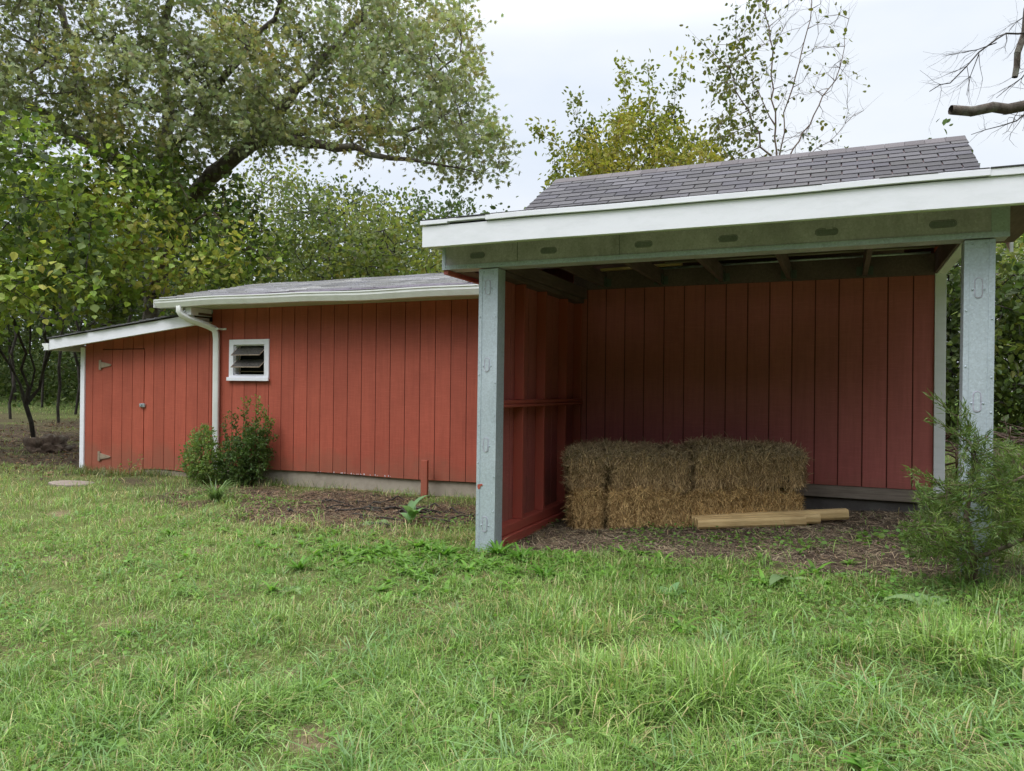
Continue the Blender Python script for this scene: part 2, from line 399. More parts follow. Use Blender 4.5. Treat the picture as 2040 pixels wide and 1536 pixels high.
def shingles(mb, x0, x1, y0, z0, y1, z1, expo=.142, tab=.305, butt=.011, gap=.015, base=(.105, .10, .105), wave=0, rag=0.0, lift=.0, seed=0):
    """tabs on the slope from the eave (y0,z0) up to (y1,z1)"""
    rg = random.Random(seed)
    L = math.hypot(y1-y0, z1-z0); dy, dz = (y1-y0)/L, (z1-z0)/L; ny, nz = -dz, dy
    if nz < 0: ny, nz = -ny, -nz
    n = int(math.ceil(L/expo))
    for r in range(n):
        s0 = r*expo; s1 = min(L, s0+expo+.03); x = x0-((r % 2)*tab/2) - rg.random()*.02
        rowt = 1+rg.uniform(-.10, .10)
        while x < x1:
            a = max(x0, x+gap/2)+(rg.uniform(-rag, rag) if x < x0+.02 else 0); b = min(x1, x+tab-gap/2)+(rg.uniform(-rag, rag) if x+tab > x1 else 0)
            x += tab
            if b-a < .02: continue
            t = rowt*rg.uniform(.78, 1.22); c = (base[0]*t, base[1]*t, base[2]*t*rg.uniform(.95, 1.05))
            e = rg.uniform(-.004, .004)-(rag*rg.random() if r == 0 else 0); lf = butt+lift*rg.random()**2
            w = lambda xx: wave*math.sin(xx*1.9+r)+wave*.6*math.sin(xx*4.7)
            def pt(xx, s, h): h = h+w(xx); return (xx, y0+dy*s+ny*h, z0+dz*s+nz*h)
            v = [pt(a, s0+e, 0.0), pt(b, s0+e, 0.0), pt(b, s1, 0), pt(a, s1, 0), pt(a, s0+e, lf), pt(b, s0+e, lf), pt(b, s1, .0015), pt(a, s1, .0015)]
            mb.add(v, [(0, 3, 2, 1), (4, 5, 6, 7), (0, 1, 5, 4), (1, 2, 6, 5), (2, 3, 7, 6), (3, 0, 4, 7)], c)
    return dy, dz, ny, nz

# ---------------------------------------------------------------- the red barn
YW = 7.6
barn = empty('red_barn', (-3.4, YW, .2), 'long red barn behind the open shelter with white gutter and grey shingled roofs', 'barn')
siding_part('front_wall', barn, M_RED, -7.69, -2.62, YW, lambda x: .425+.006*math.sin(x*3), lambda x: 2.56, hole=(-7.31, -6.78, 1.63, 2.03))
bw = siding_part('shelter_back_wall', barn, M_REDIN, -2.62, .752, YW, lambda x: .63, lambda x: 2.72, gw=.0105)
m = MB(); m.box(.754, .842, YW-.02, YW+.05, .612, 2.70); m.build('corner_trim', M_WHITE, barn, .003)
m = MB(); m.box(-2.6, .82, YW+.006, YW+.12, .515, .628); m.build('sill_board', M_GREYW, barn, .004)
m = MB(); m.box(-2.6, .80, YW+.05, YW+.2, .1, .512); m.build('foundation', mat_paint('dark_block', (.13, .12, .115), (.06, .05, .045), .8, .9), barn, .01)
m = MB(); rg = random.Random(12)
for i in range(34):
    x = rg.gauss(-5.5, .3); w = rg.uniform(.002, .008); h = rg.uniform(.004, .018)
    m.box(x, x+w, YW-.0012, YW+.0005, .431, .431+h)
tag(m.build('paint_flakes', M_WHITE, barn), None, None, None, 'stuff')
m = MB(); m.box(-7.62, -2.62, YW+.03, YW+.2, -.1, .424); m.build('foundation', M_CONC, barn, .01)
m = MB()   # body walls behind: back, sides, gables (thickness so no light leaks)
m.box(-7.685, -7.60, YW+.016, 10.3, .3, 2.60); m.box(-7.685, -3.8, 10.2, 10.3, .3, 2.62)
m.prism([(7.62, 2.5), (10.28, 2.5), (8.9, 2.98)], 'x', -7.68, -7.60)
m.build('end_wall', M_RED, barn)
m = MB()
m.prism([(7.64, .3), (12.9, .3), (12.9, 1.5), (10.2, 4.42), (7.64, 2.95)], 'x', -3.72, -3.64)
m.prism([(7.66, .5), (12.9, .5), (12.9, 1.5), (10.2, 4.42), (7.66, 2.95)], 'x', .75, .83)
m.box(-3.7, .8, 12.85, 12.95, .3, 2.9); m.build('gable_wall', M_RED, barn)
m = MB(); m.box(-7.55, -6.5, 7.75, 7.80, .5, 2.5); m.box(-7.59, -.0, 8.9, 9.0, .3, 2.5); m.build('interior_dark_sheet', M_BLACK, barn)  # black sheets added so the window looks into painted darkness
# low roof
m = MB(); sl = (3.026-2.635)/(8.9-7.24)
m.prism([(7.24, 2.615), (8.9, 3.008), (10.6, 2.62), (10.6, 2.58), (8.9, 2.95), (7.24, 2.575)], 'x', -8.2, -3.7)
lowdeck = m.build('low_roof', M_OLDW, barn)
m = MB(); shingles(m, -8.23, -3.7, 7.22, 2.628, 8.9, 3.022, base=(.37, .37, .375), wave=.004, rag=.02, lift=.008, seed=3)
shingles(m, -8.23, -3.7, 10.62, 2.628, 8.9, 3.022, base=(.20, .20, .205), wave=.004, rag=.02, seed=4)
m.build('shingles', M_SHING, lowdeck, color=True)
m = MB(); m.box(-8.18, -2.7, 7.225, 7.238, 2.52, 2.612); m.box(-8.18, -2.7, 7.238, YW-.002, 2.50, 2.52); m.build('eave_board', M_SOFFIT, barn)
m = MB()
for i in range(24):
    xa, xb = -7.3+i*.19, -7.3+(i+1)*.19
    m.box(xa, xb+.002, 7.17, 7.222, 2.606, 2.622+.006*math.sin(i*.9))
m.build('drip_flashing', M_FLASH, barn)
# gutter: K profile with a slight sag
def gutter(mb, xs, yb, zf):
    prof = [(0, .105), (0, 0), (-.075, 0), (-.085, .02), (-.105, .06), (-.105, .088), (-.115, .092), (-.115, .105), (-.108, .105), (-.108, .098), (-.098, .094), (-.098, .062), (-.078, .024), (-.07, .006), (-.006, .006), (-.006, .105)]
    n = len(prof); v = []; f = []
    for x in xs: v += [(x, yb+p[0], zf(x)+p[1]) for p in prof]
    for i in range(len(xs)-1):
        f += [(i*n+j, i*n+(j+1) % n, (i+1)*n+(j+1) % n, (i+1)*n+j) for j in range(n)]
    f += [tuple(range(n)), tuple(range((len(xs)-1)*n, len(xs)*n))[::-1]]
    mb.add(v, f)
m = MB(); zg = lambda x: 2.503-.004*(x+8.2)+.007*math.sin(x*1.7+.6)+.004*math.sin(x*4.1)
gutter(m, [-8.22+i*.11 for i in range(51)], 7.235, zg)
m.box(-8.226, -8.218, 7.12, 7.235, zg(-8.2), zg(-8.2)+.105)
m.build('gutter', M_WHITEM, barn)
m = MB()
m.tube([(-7.83, 7.18, 2.51), (-7.83, 7.18, 2.44), (-7.815, 7.20, 2.40), (-7.77, 7.26, 2.355), (-7.62, 7.45, 2.27), (-7.585, 7.52, 2.235), (-7.575, 7.545, 2.19), (-7.57, 7.552, 2.10), (-7.56, 7.552, .30)], .03, sq=(.078, .062))
ds = m.build('downspout', M_WHITEM, barn, .006, True)
m = MB(); m.box(-7.625, -7.50, 7.508, 7.515, 2.22, 2.248); m.box(-7.50, -7.44, 7.588, 7.597, 2.222, 2.247); m.box(-7.505, -7.495, 7.508, 7.597, 2.221, 2.247)
m.build('strap', M_WHITEM, ds, .002)
m = MB(); m.box(-7.80, -7.695, 7.24, 7.59, 2.40, 2.498); m.build('eave_return', M_WHITE, barn, .003)
# window
wx0, wx1, wz0, wz1 = -7.376, -6.713, 1.575, 2.092
fr = MB(); t = .075
fr.box(wx0, wx0+t, YW-.022, YW-.001, wz0, wz1); fr.box(wx1-t, wx1, YW-.022, YW-.001, wz0, wz1)
fr.box(wx0+t, wx1-t, YW-.022, YW-.001, wz1-.068, wz1); fr.box(wx0+t, wx1-t, YW-.022, YW-.001, wz0, wz0+.05)
win = fr.build('window', M_WHITE, barn, .002)
m = MB(); m.box(wx0-.02, wx1+.012, YW-.045, YW-.023, 1.553, 1.600); m.build('sill', M_WHITE, win, .003)
m = MB(); a, b, c, d = wx0+t+.001, wx1-t-.001, wz0+.051, wz1-.069   # jambs
m.box(a, a+.012, YW-.0, YW+.10, c, d); m.box(b-.012, b, YW, YW+.10, c, d); m.box(a+.012, b-.012, YW, YW+.10, c, c+.012); m.box(a+.012, b-.012, YW, YW+.10, d-.012, d)
m.build('jamb', M_WHITE, win)
M_GLASS, n_, l_, b_ = newmat('dusty_glass')
b_.inputs['Base Color'].default_value = (.12, .12, .11, 1); b_.inputs['Roughness'].default_value = .22; b_.inputs['Specular IOR Level'].default_value = .6
dn = noise(n_, l_, texco(n_, l_), 60, 6, .75)
l_.new(cramp(n_, l_, dn, [(.35, (.035, .032, .03)), (.72, (.12, .115, .105))]), b_.inputs['Base Color'])
for zt in (1.99, 1.835):
    m = MB(); a0, b0 = a+.02, b-.02
    y0, z0, y1, z1 = YW+.045, zt, YW-.085, zt-.105
    m.add([(a0, y0, z0), (b0, y0, z0), (b0, y1, z1), (a0, y1, z1), (a0, y0+.003, z0+.005), (b0, y0+.003, z0+.005), (b0, y1+.003, z1+.005), (a0, y1+.003, z1+.005)],
          [(0, 3, 2, 1), (4, 5, 6, 7), (0, 1, 5, 4), (1, 2, 6, 5), (2, 3, 7, 6), (3, 0, 4, 7)])
    m.build('louvre_pane', M_GLASS, win)
    m = MB()
    m.tube([(a0, y1, z1), (b0, y1, z1)], .006, 6); m.tube([(a0, y0, z0), (a0, y1, z1)], .005, 6); m.tube([(b0, y0, z0), (b0, y1, z1)], .005, 6)
    m.build('louvre_rim', M_RUST, win)
m = MB(); m.box(a+.05, a+.06, YW+.03, YW+.04, c, d); m.box(a+.02, b-.02, YW+.04, YW+.05, c+.045, c+.055); m.build('crank_rod', M_RUST, win)
# steep roof over the tall section
m = MB(); m.prism([(7.29, 2.805), (10.2, 4.483), (13.1, 2.81), (13.1, 2.76), (10.2, 4.43), (7.29, 2.76)], 'x', -3.78, 1.29)
hd = m.build('steep_roof', M_OLDW, barn)
m = MB(); shingles(m, -3.80, 1.31, 7.27, 2.812, 10.2, 4.50, expo=.172, tab=.33, base=(.105, .102, .110), rag=.012, lift=.003, seed=8)
shingles(m, -3.80, 1.31, 13.12, 2.812, 10.2, 4.50, base=(.11, .10, .105), rag=.01, seed=9)
rg = random.Random(5)
for i in range(24):   # ridge caps
    xa = -3.8+i*.213; t = rg.uniform(.95, 1.3)
    m.prism([(10.05, 4.428), (10.2, 4.522), (10.35, 4.428), (10.35, 4.420), (10.2, 4.508), (10.05, 4.420)], 'x', xa, xa+.209, (.12*t, .11*t, .115*t))
m.build('shingles', M_SHING, hd, color=True)
m = MB(); m.prism([(7.29, 2.66), (10.2, 4.33), (13.1, 2.66), (13.1, 2.755), (10.2, 4.425), (7.29, 2.755)], 'x', 1.26, 1.285)
m.build('rake_board', M_WHITE, barn); m = MB()
m.prism([(7.29, 2.66), (10.2, 4.33), (13.1, 2.66), (13.1, 2.755), (10.2, 4.425), (7.29, 2.755)], 'x', -3.775, -3.75)
m.build('rake_board', M_WHITE, barn)

# ---------------------------------------------------------------- the lean-to with the door
lean = empty('lean_to_shed', (-9, YW, .2), 'low red lean-to with a plank door at the left end of the barn', 'shed')
slp = .104; rz0 = lambda x: 1.98+slp*(x+10.554)
siding_part('front_wall', lean, M_RED, -10.135, -9.775, YW, lambda x: .225, lambda x: rz0(x)+.06)
siding_part('front_wall', lean, M_RED, -8.935, -7.695, YW, lambda x: .312+.01*math.sin(x*5), lambda x: rz0(x)+.06)
siding_part('door_header', lean, M_RED, -9.773, -8.937, YW, lambda x: 1.996, lambda x: rz0(x)+.06)
dr = siding_part('door', lean, M_RED, -9.765, -8.945, YW-.006, lambda x: .215-.02*(x+9.7), lambda x: 1.985, th=.03)
for z in (1.766, .448):
    m = MB(); m.box(-9.84, -9.795, YW-.016, YW-.007, z-.07, z+.07)
    m.prism([(-9.79, z-.045), (-9.60, z-.012), (-9.58, z), (-9.60, z+.012), (-9.79, z+.045)], 'y', YW-.020, YW-.0085)
    m.tube([(-9.793, YW-.02, z-.05), (-9.793, YW-.02, z+.05)], .008, 8); m.build('hinge', M_RUST, dr)
m = MB(); m.box(-9.0, -8.90, YW-.026, YW-.010, 1.175, 1.225); m.box(-8.985, -8.95, YW-.042, YW-.027, 1.185, 1.215); m.build('latch', M_SCREW, dr, .002)
m = MB(); m.box(-9.78, -8.93, YW+.031, YW+.06, .2, 2.0); m.build('door_backing', M_BLACK, lean)  # black sheet paints the dark of the gap round the door
m = MB(); m.box(-10.222, -10.137, YW-.018, YW+.04, .255, 2.02); m.build('corner_trim', M_WHITE, lean, .003)
m = MB(); m.box(-8.92, -7.7, YW+.01, YW+.09, .16, .305); m.box(-8.88, -8.2, YW-.03, YW+.008, .17, .235, dz=.02); m.build('sill_board', M_GREYW, lean, .006)
m = MB(); m.prism([(-10.215, .24), (-7.7, .24), (-7.7, 2.32), (-10.215, 2.06)], 'y', 10.1, 10.2); m.box(-10.215, -10.16, YW+.045, 10.1, .22, 2.04); m.build('side_wall', M_RED, lean)
rk = MB(); xl, xr = -10.556, -7.742
rk.prism([(xl, rz0(xl)), (xr, rz0(xr)), (xr-.02, rz0(xr)+.14), (xl, rz0(xl)+.155)], 'y', 7.335, 7.36)
rk.build('rake_board', M_WHITE, lean, .003)
m = MB(); m.prism([(xl+.01, rz0(xl)+.045), (-7.70, rz0(-7.7)+.045), (-7.70, rz0(-7.7)+.06), (xl+.01, rz0(xl)+.06)], 'y', 7.362, YW-.002); m.build('soffit', M_SOFFIT, lean)
m = MB(); m.box(-7.765, -7.742, 7.362, YW-.004, rz0(-7.75)+.0, rz0(-7.75)+.11); m.build('trim_return', M_WHITE, lean)
m = MB(); m.prism([(xl, rz0(xl)+.16), (-7.69, rz0(-7.69)+.16), (-7.69, rz0(-7.69)+.13), (xl, rz0(xl)+.13)], 'y', 7.362, 10.3); rd = m.build('roof', M_OLDW, lean)
m = MB(); rg = random.Random(2)
for r in range(22):     # courses climb from the left eave towards the barn, worn and lifted at the rake
    s0 = xl-.03+r*.135; yy = 7.31+rg.uniform(-.02, .01)
    while yy < 10.3:
        L = .30+rg.uniform(-.02, .05); t = rg.uniform(.7, 1.25); c = (.10*t, .10*t, .105*t); e = rg.uniform(0, .02) if yy < 7.4 else 0
        h = .012+(.018*rg.random() if yy < 7.4 else 0)
        z_ = lambda s: rz0(s)+.163
        s1 = min(s0+.16, -7.70)
        if s1-s0 > .02:
            m.add([(s0, yy, z_(s0)), (s1, yy, z_(s1)), (s1, yy+L-.008, z_(s1)), (s0, yy+L-.008, z_(s0)), (s0, yy, z_(s0)+h), (s1, yy+e, z_(s1)+.004+e*.4), (s1, yy+L-.008, z_(s1)+.003), (s0, yy+L-.008, z_(s0)+.010)],
                  [(0, 3, 2, 1), (4, 5, 6, 7), (0, 1, 5, 4), (1, 2, 6, 5), (2, 3, 7, 6), (3, 0, 4, 7)], c)
        yy += L
m.build('shingles', M_SHING, rd, color=True)
m = MB()   # eave gutter running back along the left side
prof = [(-10.565, 2.075), (-10.565, 1.975), (-10.64, 1.975), (-10.66, 2.0), (-10.675, 2.03), (-10.705, 2.05), (-10.705, 2.075)]
m.prism(prof, 'y', 7.33, 10.2); m.build('gutter', M_WHITEM, lean)
m = MB(); m.tube([(-10.62, 8.05, 1.97), (-10.62, 8.05, 1.90), (-10.60, 8.04, 1.84), (-10.50, 8.02, 1.76), (-10.32, 8.0, 1.70), (-10.27, 8.0, 1.64), (-10.262, 8.0, .3)], .03, sq=(.078, .06)); m.build('downspout', M_WHITEM, lean, .004, True)

# ---------------------------------------------------------------- the open shelter
shel = empty('open_shelter', (-.9, 5.4, .2), 'open-fronted shelter on two galvanised steel posts with a deep white fascia', 'shelter')
def oval(x0, x1, z0, z1, n=10):
    """stadium outline"""
    w, h = x1-x0, z1-z0; r = min(w, h)/2; pts = []
    if w > h: c = [(x1-r, (z0+z1)/2, -90), (x0+r, (z0+z1)/2, 90)]
    else: c = [((x0+x1)/2, z1-r, 0), ((x0+x1)/2, z0+r, 180)]
    for cx, cz, s in c:
        for i in range(n+1):
            a = R_(s+180*i/n); pts.append((cx+r*math.cos(a), cz+r*math.sin(a)))
    return pts
def screw(mb, x, y, z, r=.0065):
    n = 8; v = [(x+r*math.cos(2*math.pi*i/n), y, z+r*math.sin(2*math.pi*i/n)) for i in range(n)]
    v += [(x+r*.6*math.cos(2*math.pi*i/n), y-.005, z+r*.6*math.sin(2*math.pi*i/n)) for i in range(n)]
    mb.add(v, [(i, (i+1) % n, (i+1) % n+n, i+n) for i in range(n)]+[tuple(range(n, 2*n))])
def knock(parent, x0, x1, z0, z1, y, mat):
    m = MB(); m.prism(oval(x0, x1, z0, z1), 'y', y-.0012, y+.0012); o = m.build('knockout', mat, parent)
    p = oval(x0-.004, x1+.004, z0-.004, z1+.004); m = MB()
    m.tube([(a, y-.001, b) for a, b in p]+[(p[0][0], y-.001, p[0][1])], .0020, 5); m.build('knockout_rim', mat if mat == M_KNOCK else M_GALVD, parent)
def post(px, zb, holes, seedv, lean_top):
    m = MB(); w = .165; y0, y1 = 5.35, 5.50; zt = 2.438
    def bx(a0, a1, b0, b1, z0, z1):
        m.add([(px+a0-lean_top, b0, z0), (px+a1-lean_top, b0, z0), (px+a1-lean_top, b1, z0), (px+a0-lean_top, b1, z0), (px+a0, b0, z1), (px+a1, b0, z1), (px+a1, b1, z1), (px+a0, b1, z1)],
              [(0, 3, 2, 1), (4, 5, 6, 7), (0, 1, 5, 4), (1, 2, 6, 5), (2, 3, 7, 6), (3, 0, 4, 7)])
    bx(.004, w-.004, y0+.004, y1, zb, zt); bx(0, .030, y0, y1-.02, zb, zt-.002); bx(w-.034, w, y0, y1-.02, zb, zt-.002)
    bx(.0306, w-.0346, y0+.001, y0+.0035, zt-.05, zt-.004)
    rg = random.Random(seedv)
    for a in (.012, .042, w-.05, w-.012): screw(m, px+a, y0-.001, zt-.025)
    for i in range(6):
        z = zb+.25+i*.37+rg.uniform(-.06, .06); off = -lean_top*(1-(z-zb)/(zt-zb))
        screw(m, px+.014+off, y0-.001, z); screw(m, px+w-.014+off, y0-.001, z+rg.uniform(-.12, .12))
    for (z0, z1) in holes:
        off = -lean_top*(1-((z0+z1)/2-zb)/(zt-zb)); zc = (z0+z1)/2-.01
        screw(m, px+.048+off, y0+.003, zc); screw(m, px+.11+off, y0+.003, zc)
    po = m.build('post', M_GALV, shel, .0012)
    for (z0, z1) in holes:
        off = -lean_top*(1-((z0+z1)/2-zb)/(zt-zb)); knock(po, px+.062+off, px+.095+off, z0, z1, y0+.002, M_GALV)
    return po
pl = post(-2.632, -.1, [(2.235, 2.345), (1.63, 1.73), (1.0, 1.10), (.37, .48)], 3, .008)
m = MB(); m.prism([(-2.625, .735), (-2.59, .74), (-2.578, .732), (-2.6, .722), (-2.606, .70), (-2.618, .695), (-2.626, .715)], 'y', 5.3488, 5.3525); m.build('red_paint_chip', M_REDP, pl)
pr = post(.688, -.1, [(2.085, 2.20), (1.39, 1.505)], 4, .010)
# beam
m = MB(); bx0, bx1 = -2.955, .921
m.box(bx0, bx1, 5.335, 5.50, 2.445, 2.66)
beam = m.build('beam', M_GALVD, shel, .003)
m = MB(); m.box(bx0-.001, bx1+.001, 5.329, 5.3345, 2.443, 2.478)
rg = random.Random(9); x = bx0+.03
while x < bx1: screw(m, x, 5.3285, 2.46+rg.uniform(-.004, .004), .005); x += rg.uniform(.1, .34)
m.build('flange', M_GALV, beam)
for xa, xb in ((bx0-.001, bx0+.03), (bx1-.095, bx1+.001)):
    m = MB(); m.box(xa, xb, 5.330, 5.3345, 2.4785, 2.66); m.build('end_lap', M_GALV, beam, .001)
for x in (-2.30, -1.49):
    m = MB(); m.box(x, x+.004, 5.332, 5.3345, 2.479, 2.65); m.build('seam', M_KNOCK, beam)
for x in (-2.36, -1.55, -.82, -.08, .45):
    m = MB(); m.box(x-.02, x+.02, 5.3305, 5.3345, 2.56, 2.65); m.build('clip', M_GALVD, beam, .001)
for x0_, x1_ in ((-2.70, -2.58), (-2.10, -1.98), (-1.49+.12, -1.25), (-.78, -.66), (-.16, -.03), (.50, .64)):
    knock(beam, x0_, x1_, 2.525, 2.562, 5.334, M_KNOCK)
# roof
fx0, fx1 = -2.978, 1.30
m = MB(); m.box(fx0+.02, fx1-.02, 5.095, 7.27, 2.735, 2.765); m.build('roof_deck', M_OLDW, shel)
m = MB(); rg = random.Random(6); x = fx0-.01
while x < fx1+.02:
    w = rg.uniform(.25, .33); e = .010+rg.uniform(-.004, .006); z = 2.782+.004*math.sin(x*2.2)
    m.box(x, min(x+w-.004, fx1+.02), 5.02+e, 5.35, z, z+.007, (.06, .06, .062)); x += w
m.box(fx0, fx1, 5.36, 7.26, 2.767, 2.79, (.075, .073, .075)); m.build('roofing_edge', M_SHING, shel, color=True)
m = MB()
def wavy(mb, x0, x1, y0, y1, zb, zt, n, amp, ph, gapf=None):
    for i in range(n):
        a = x0+(x1-x0)*i/n; b = x0+(x1-x0)*(i+1)/n
        fa = amp*math.sin(a*2.1+ph)+amp*.5*math.sin(a*5.3); fb = amp*math.sin(b*2.1+ph)+amp*.5*math.sin(b*5.3)
        v = [(a, y0, zb+fa), (b, y0, zb+fb), (b, y1, zb+fb), (a, y1, zb+fa), (a, y0, zt+fa), (b, y0, zt+fb), (b, y1, zt+fb), (a, y1, zt+fa)]
        fs = [(0, 3, 2, 1), (4, 5, 6, 7), (0, 1, 5, 4), (2, 3, 7, 6)]
        if i == 0: fs.append((3, 0, 4, 7))
        if i == n-1: fs.append((1, 2, 6, 5))
        mb.add(v, fs)
wavy(m, fx0, fx1, 5.05, 5.09, 2.578, 2.738, 40, .0015, 0)
m.box(fx0, fx0+.03, 5.092, 5.9, 2.60, 2.735); m.box(fx1-.03, fx1, 5.092, 5.9, 2.60, 2.735)
fo = m.build('fascia', M_WHITE, shel, .002)
m = MB(); wavy(m, fx0-.012, -2.755, 5.034, 5.085, 2.7475, 2.778, 3, .002, .4); wavy(m, -2.755, -2.42, 5.034, 5.085, 2.758, 2.779, 5, .002, .4); wavy(m, -2.43, .775, 5.030, 5.085, 2.7445, 2.782, 40, .003, .2)
wavy(m, .765, fx1+.012, 5.036, 5.085, 2.742, 2.785, 10, .003, 1.0)
m.build('drip_trim', M_WHITE, shel, .002)
m = MB(); m.box(fx0+.02, fx1-.02, 5.086, 5.094, 2.62, 2.78); m.build('fascia_backing', M_BLACK, shel)  # black sheet paints the dark gap under the drip trim
m = MB(); m.box(fx0+.05, fx1-.1, 5.092, 5.128, 2.582, 2.62); m.build('sub_fascia', M_SOFFIT, shel)
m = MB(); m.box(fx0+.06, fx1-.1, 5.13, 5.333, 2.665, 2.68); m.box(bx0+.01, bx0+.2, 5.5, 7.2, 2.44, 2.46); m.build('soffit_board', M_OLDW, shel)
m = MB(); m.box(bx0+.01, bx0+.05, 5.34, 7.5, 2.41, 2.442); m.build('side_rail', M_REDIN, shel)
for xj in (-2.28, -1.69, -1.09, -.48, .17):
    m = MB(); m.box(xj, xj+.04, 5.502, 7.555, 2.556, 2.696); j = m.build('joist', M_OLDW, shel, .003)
    m = MB(); m.box(xj-.006, xj-.001, 7.46, 7.552, 2.553, 2.66); m.box(xj+.041, xj+.046, 7.46, 7.552, 2.553, 2.66); m.box(xj-.05, xj-.001, 7.5505, 7.554, 2.56, 2.64); m.box(xj+.041, xj+.09, 7.5505, 7.554, 2.56, 2.64)
    m.build('joist_hanger', M_HANG, j)
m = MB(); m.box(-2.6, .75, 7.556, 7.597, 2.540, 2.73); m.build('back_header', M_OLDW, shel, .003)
m = MB(); m.box(.765, .842, 5.502, 7.578, 2.545, 2.735); m.build('side_header', M_WHITE, shel, .003)
m = MB(); m.box(.745, .763, 5.502, 7.555, 2.552, 2.735); m.build('inner_rail', M_OLDW, shel)
# left side wall seen from inside
sw = MB(); gv = MB(); y = 5.52
for yy in (5.52, 5.70, 5.905, 6.11, 6.31, 6.515, 6.72, 6.92, 7.125, 7.33, 7.555):
    pass
ys = [5.51, 5.70, 5.905, 6.11, 6.31, 6.515, 6.72, 6.92, 7.125, 7.33, 7.595]
for a, b in zip(ys[:-1], ys[1:]): sw.box(-2.612, -2.598, a+.006, b-.006, .30, 2.45)
gv.box(-2.6105, -2.604, 5.51, 7.595, .31, 2.44)
swo = sw.build('side_wall', M_REDIN, shel); gv.build('groove_lines', M_GROOVE, swo)
for yst in (5.53, 5.99, 6.50, 7.09, 7.55):
    m = MB(); m.box(-2.596, -2.508, yst, yst+.038, 1.40, 2.395); m.build('stud', M_REDP, shel, .003)
    m = MB(); m.box(-2.596, -2.508, yst-.01, yst+.028, .372, 1.335); m.build('stud', M_REDP, shel, .003)
m = MB(); m.box(-2.5965, -2.490, 5.515, 7.585, 1.338, 1.362); m.box(-2.5965, -2.503, 5.515, 7.585, 1.366, 1.398); m.build('mid_rail', M_REDP, shel, .003)
m = MB(); m.box(-2.60, -2.500, 5.515, 7.585, .295, .37); m.box(-2.615, -2.47, 5.52, 7.0, .18, .29); m.build('bottom_plate', M_REDP, shel, .004)
m = MB(); m.box(-2.60, -2.48, 5.502, 7.55, 2.398, 2.436); m.box(-2.60, -2.45, 5.502, 7.55, 2.439, 2.55); m.build('top_plate', M_OLDW, shel, .004)

# stored pole and pipes on the joists
def rod(name, pts, r, mat, label, cat, sq=None, grp=None, n=8):
    m = MB(); m.tube(pts, r, n, sq=sq); o = m.build(name, mat, None, smooth=(sq is None)); tag(o, label, cat, grp); return o
rod('wooden_batten', [(-2.25, 7.40, 2.712), (-1.42, 7.30, 2.714)], .014, M_TIMB, 'short yellow wooden batten stored on the joists under the shelter roof', 'batten', (.07, .022))
rod('metal_pipe', [(-1.75, 7.47, 2.708), (-.3, 7.42, 2.708), (.70, 7.38, 2.708)], .011, M_SCREW, 'thin long pipe across the joists nearer the shelter back wall', 'pipe')
rod('wooden_pole', [(-1.55, 7.16, 2.709), (-.3, 7.12, 2.709), (.70, 7.10, 2.709)], .011, M_GREYW, 'thin wooden pole across the joists in front of the metal pipe', 'pole')

# ================================================================ vegetation helpers
def in_poly(px, py, poly):
    c = np.zeros(len(px), bool); n = len(poly)
    for i in range(n):
        x1, y1 = poly[i]; x2, y2 = poly[(i+1) % n]
        if y1 == y2: continue
        k = ((y1 > py) != (y2 > py)) & (px < (x2-x1)*(py-y1)/(y2-y1)+x1); c ^= k
    return c
def envelope(poly, Zc, hz, n, rg, gaps=.0, gs=.012):
    """points in a volume whose outline was measured in the photo, real distance Zc and half depth hz"""
    poly = np.array(poly, float); lo, hi = poly.min(0), poly.max(0); cen = (lo+hi)/2; out = []
    while sum(map(len, out)) < n:
        p = lo+(hi-lo)*rg.random((n*3, 2)); p = p[in_poly(p[:, 0], p[:, 1], poly)]
        u = rg.uniform(-1, 1, len(p)); p = cen+(p-cen)*(1-.28*u[:, None]**2)
        if gaps:
            k = fbm(p[:, 0]*gs+u*2, p[:, 1]*gs+u*3, 3) > gaps; p, u = p[k], u[k]
        Z = Zc+hz*u
        out.append(np.stack([(p[:, 0]-CX)/F*Z, -(p[:, 1]-CY)/F*Z, -Z], 1) @ RM.T+np.array([0, 0, ZC]))
    return np.concatenate(out)[:n]
def polyline(pts, step):
    out = [np.array(pts[0], float)]
    for a, b in zip(pts[:-1], pts[1:]):
        a, b = np.array(a, float), np.array(b, float); m = max(1, int(np.linalg.norm(b-a)/step))
        out += [a+(b-a)*(i+1)/m for i in range(m)]
    return np.array(out)
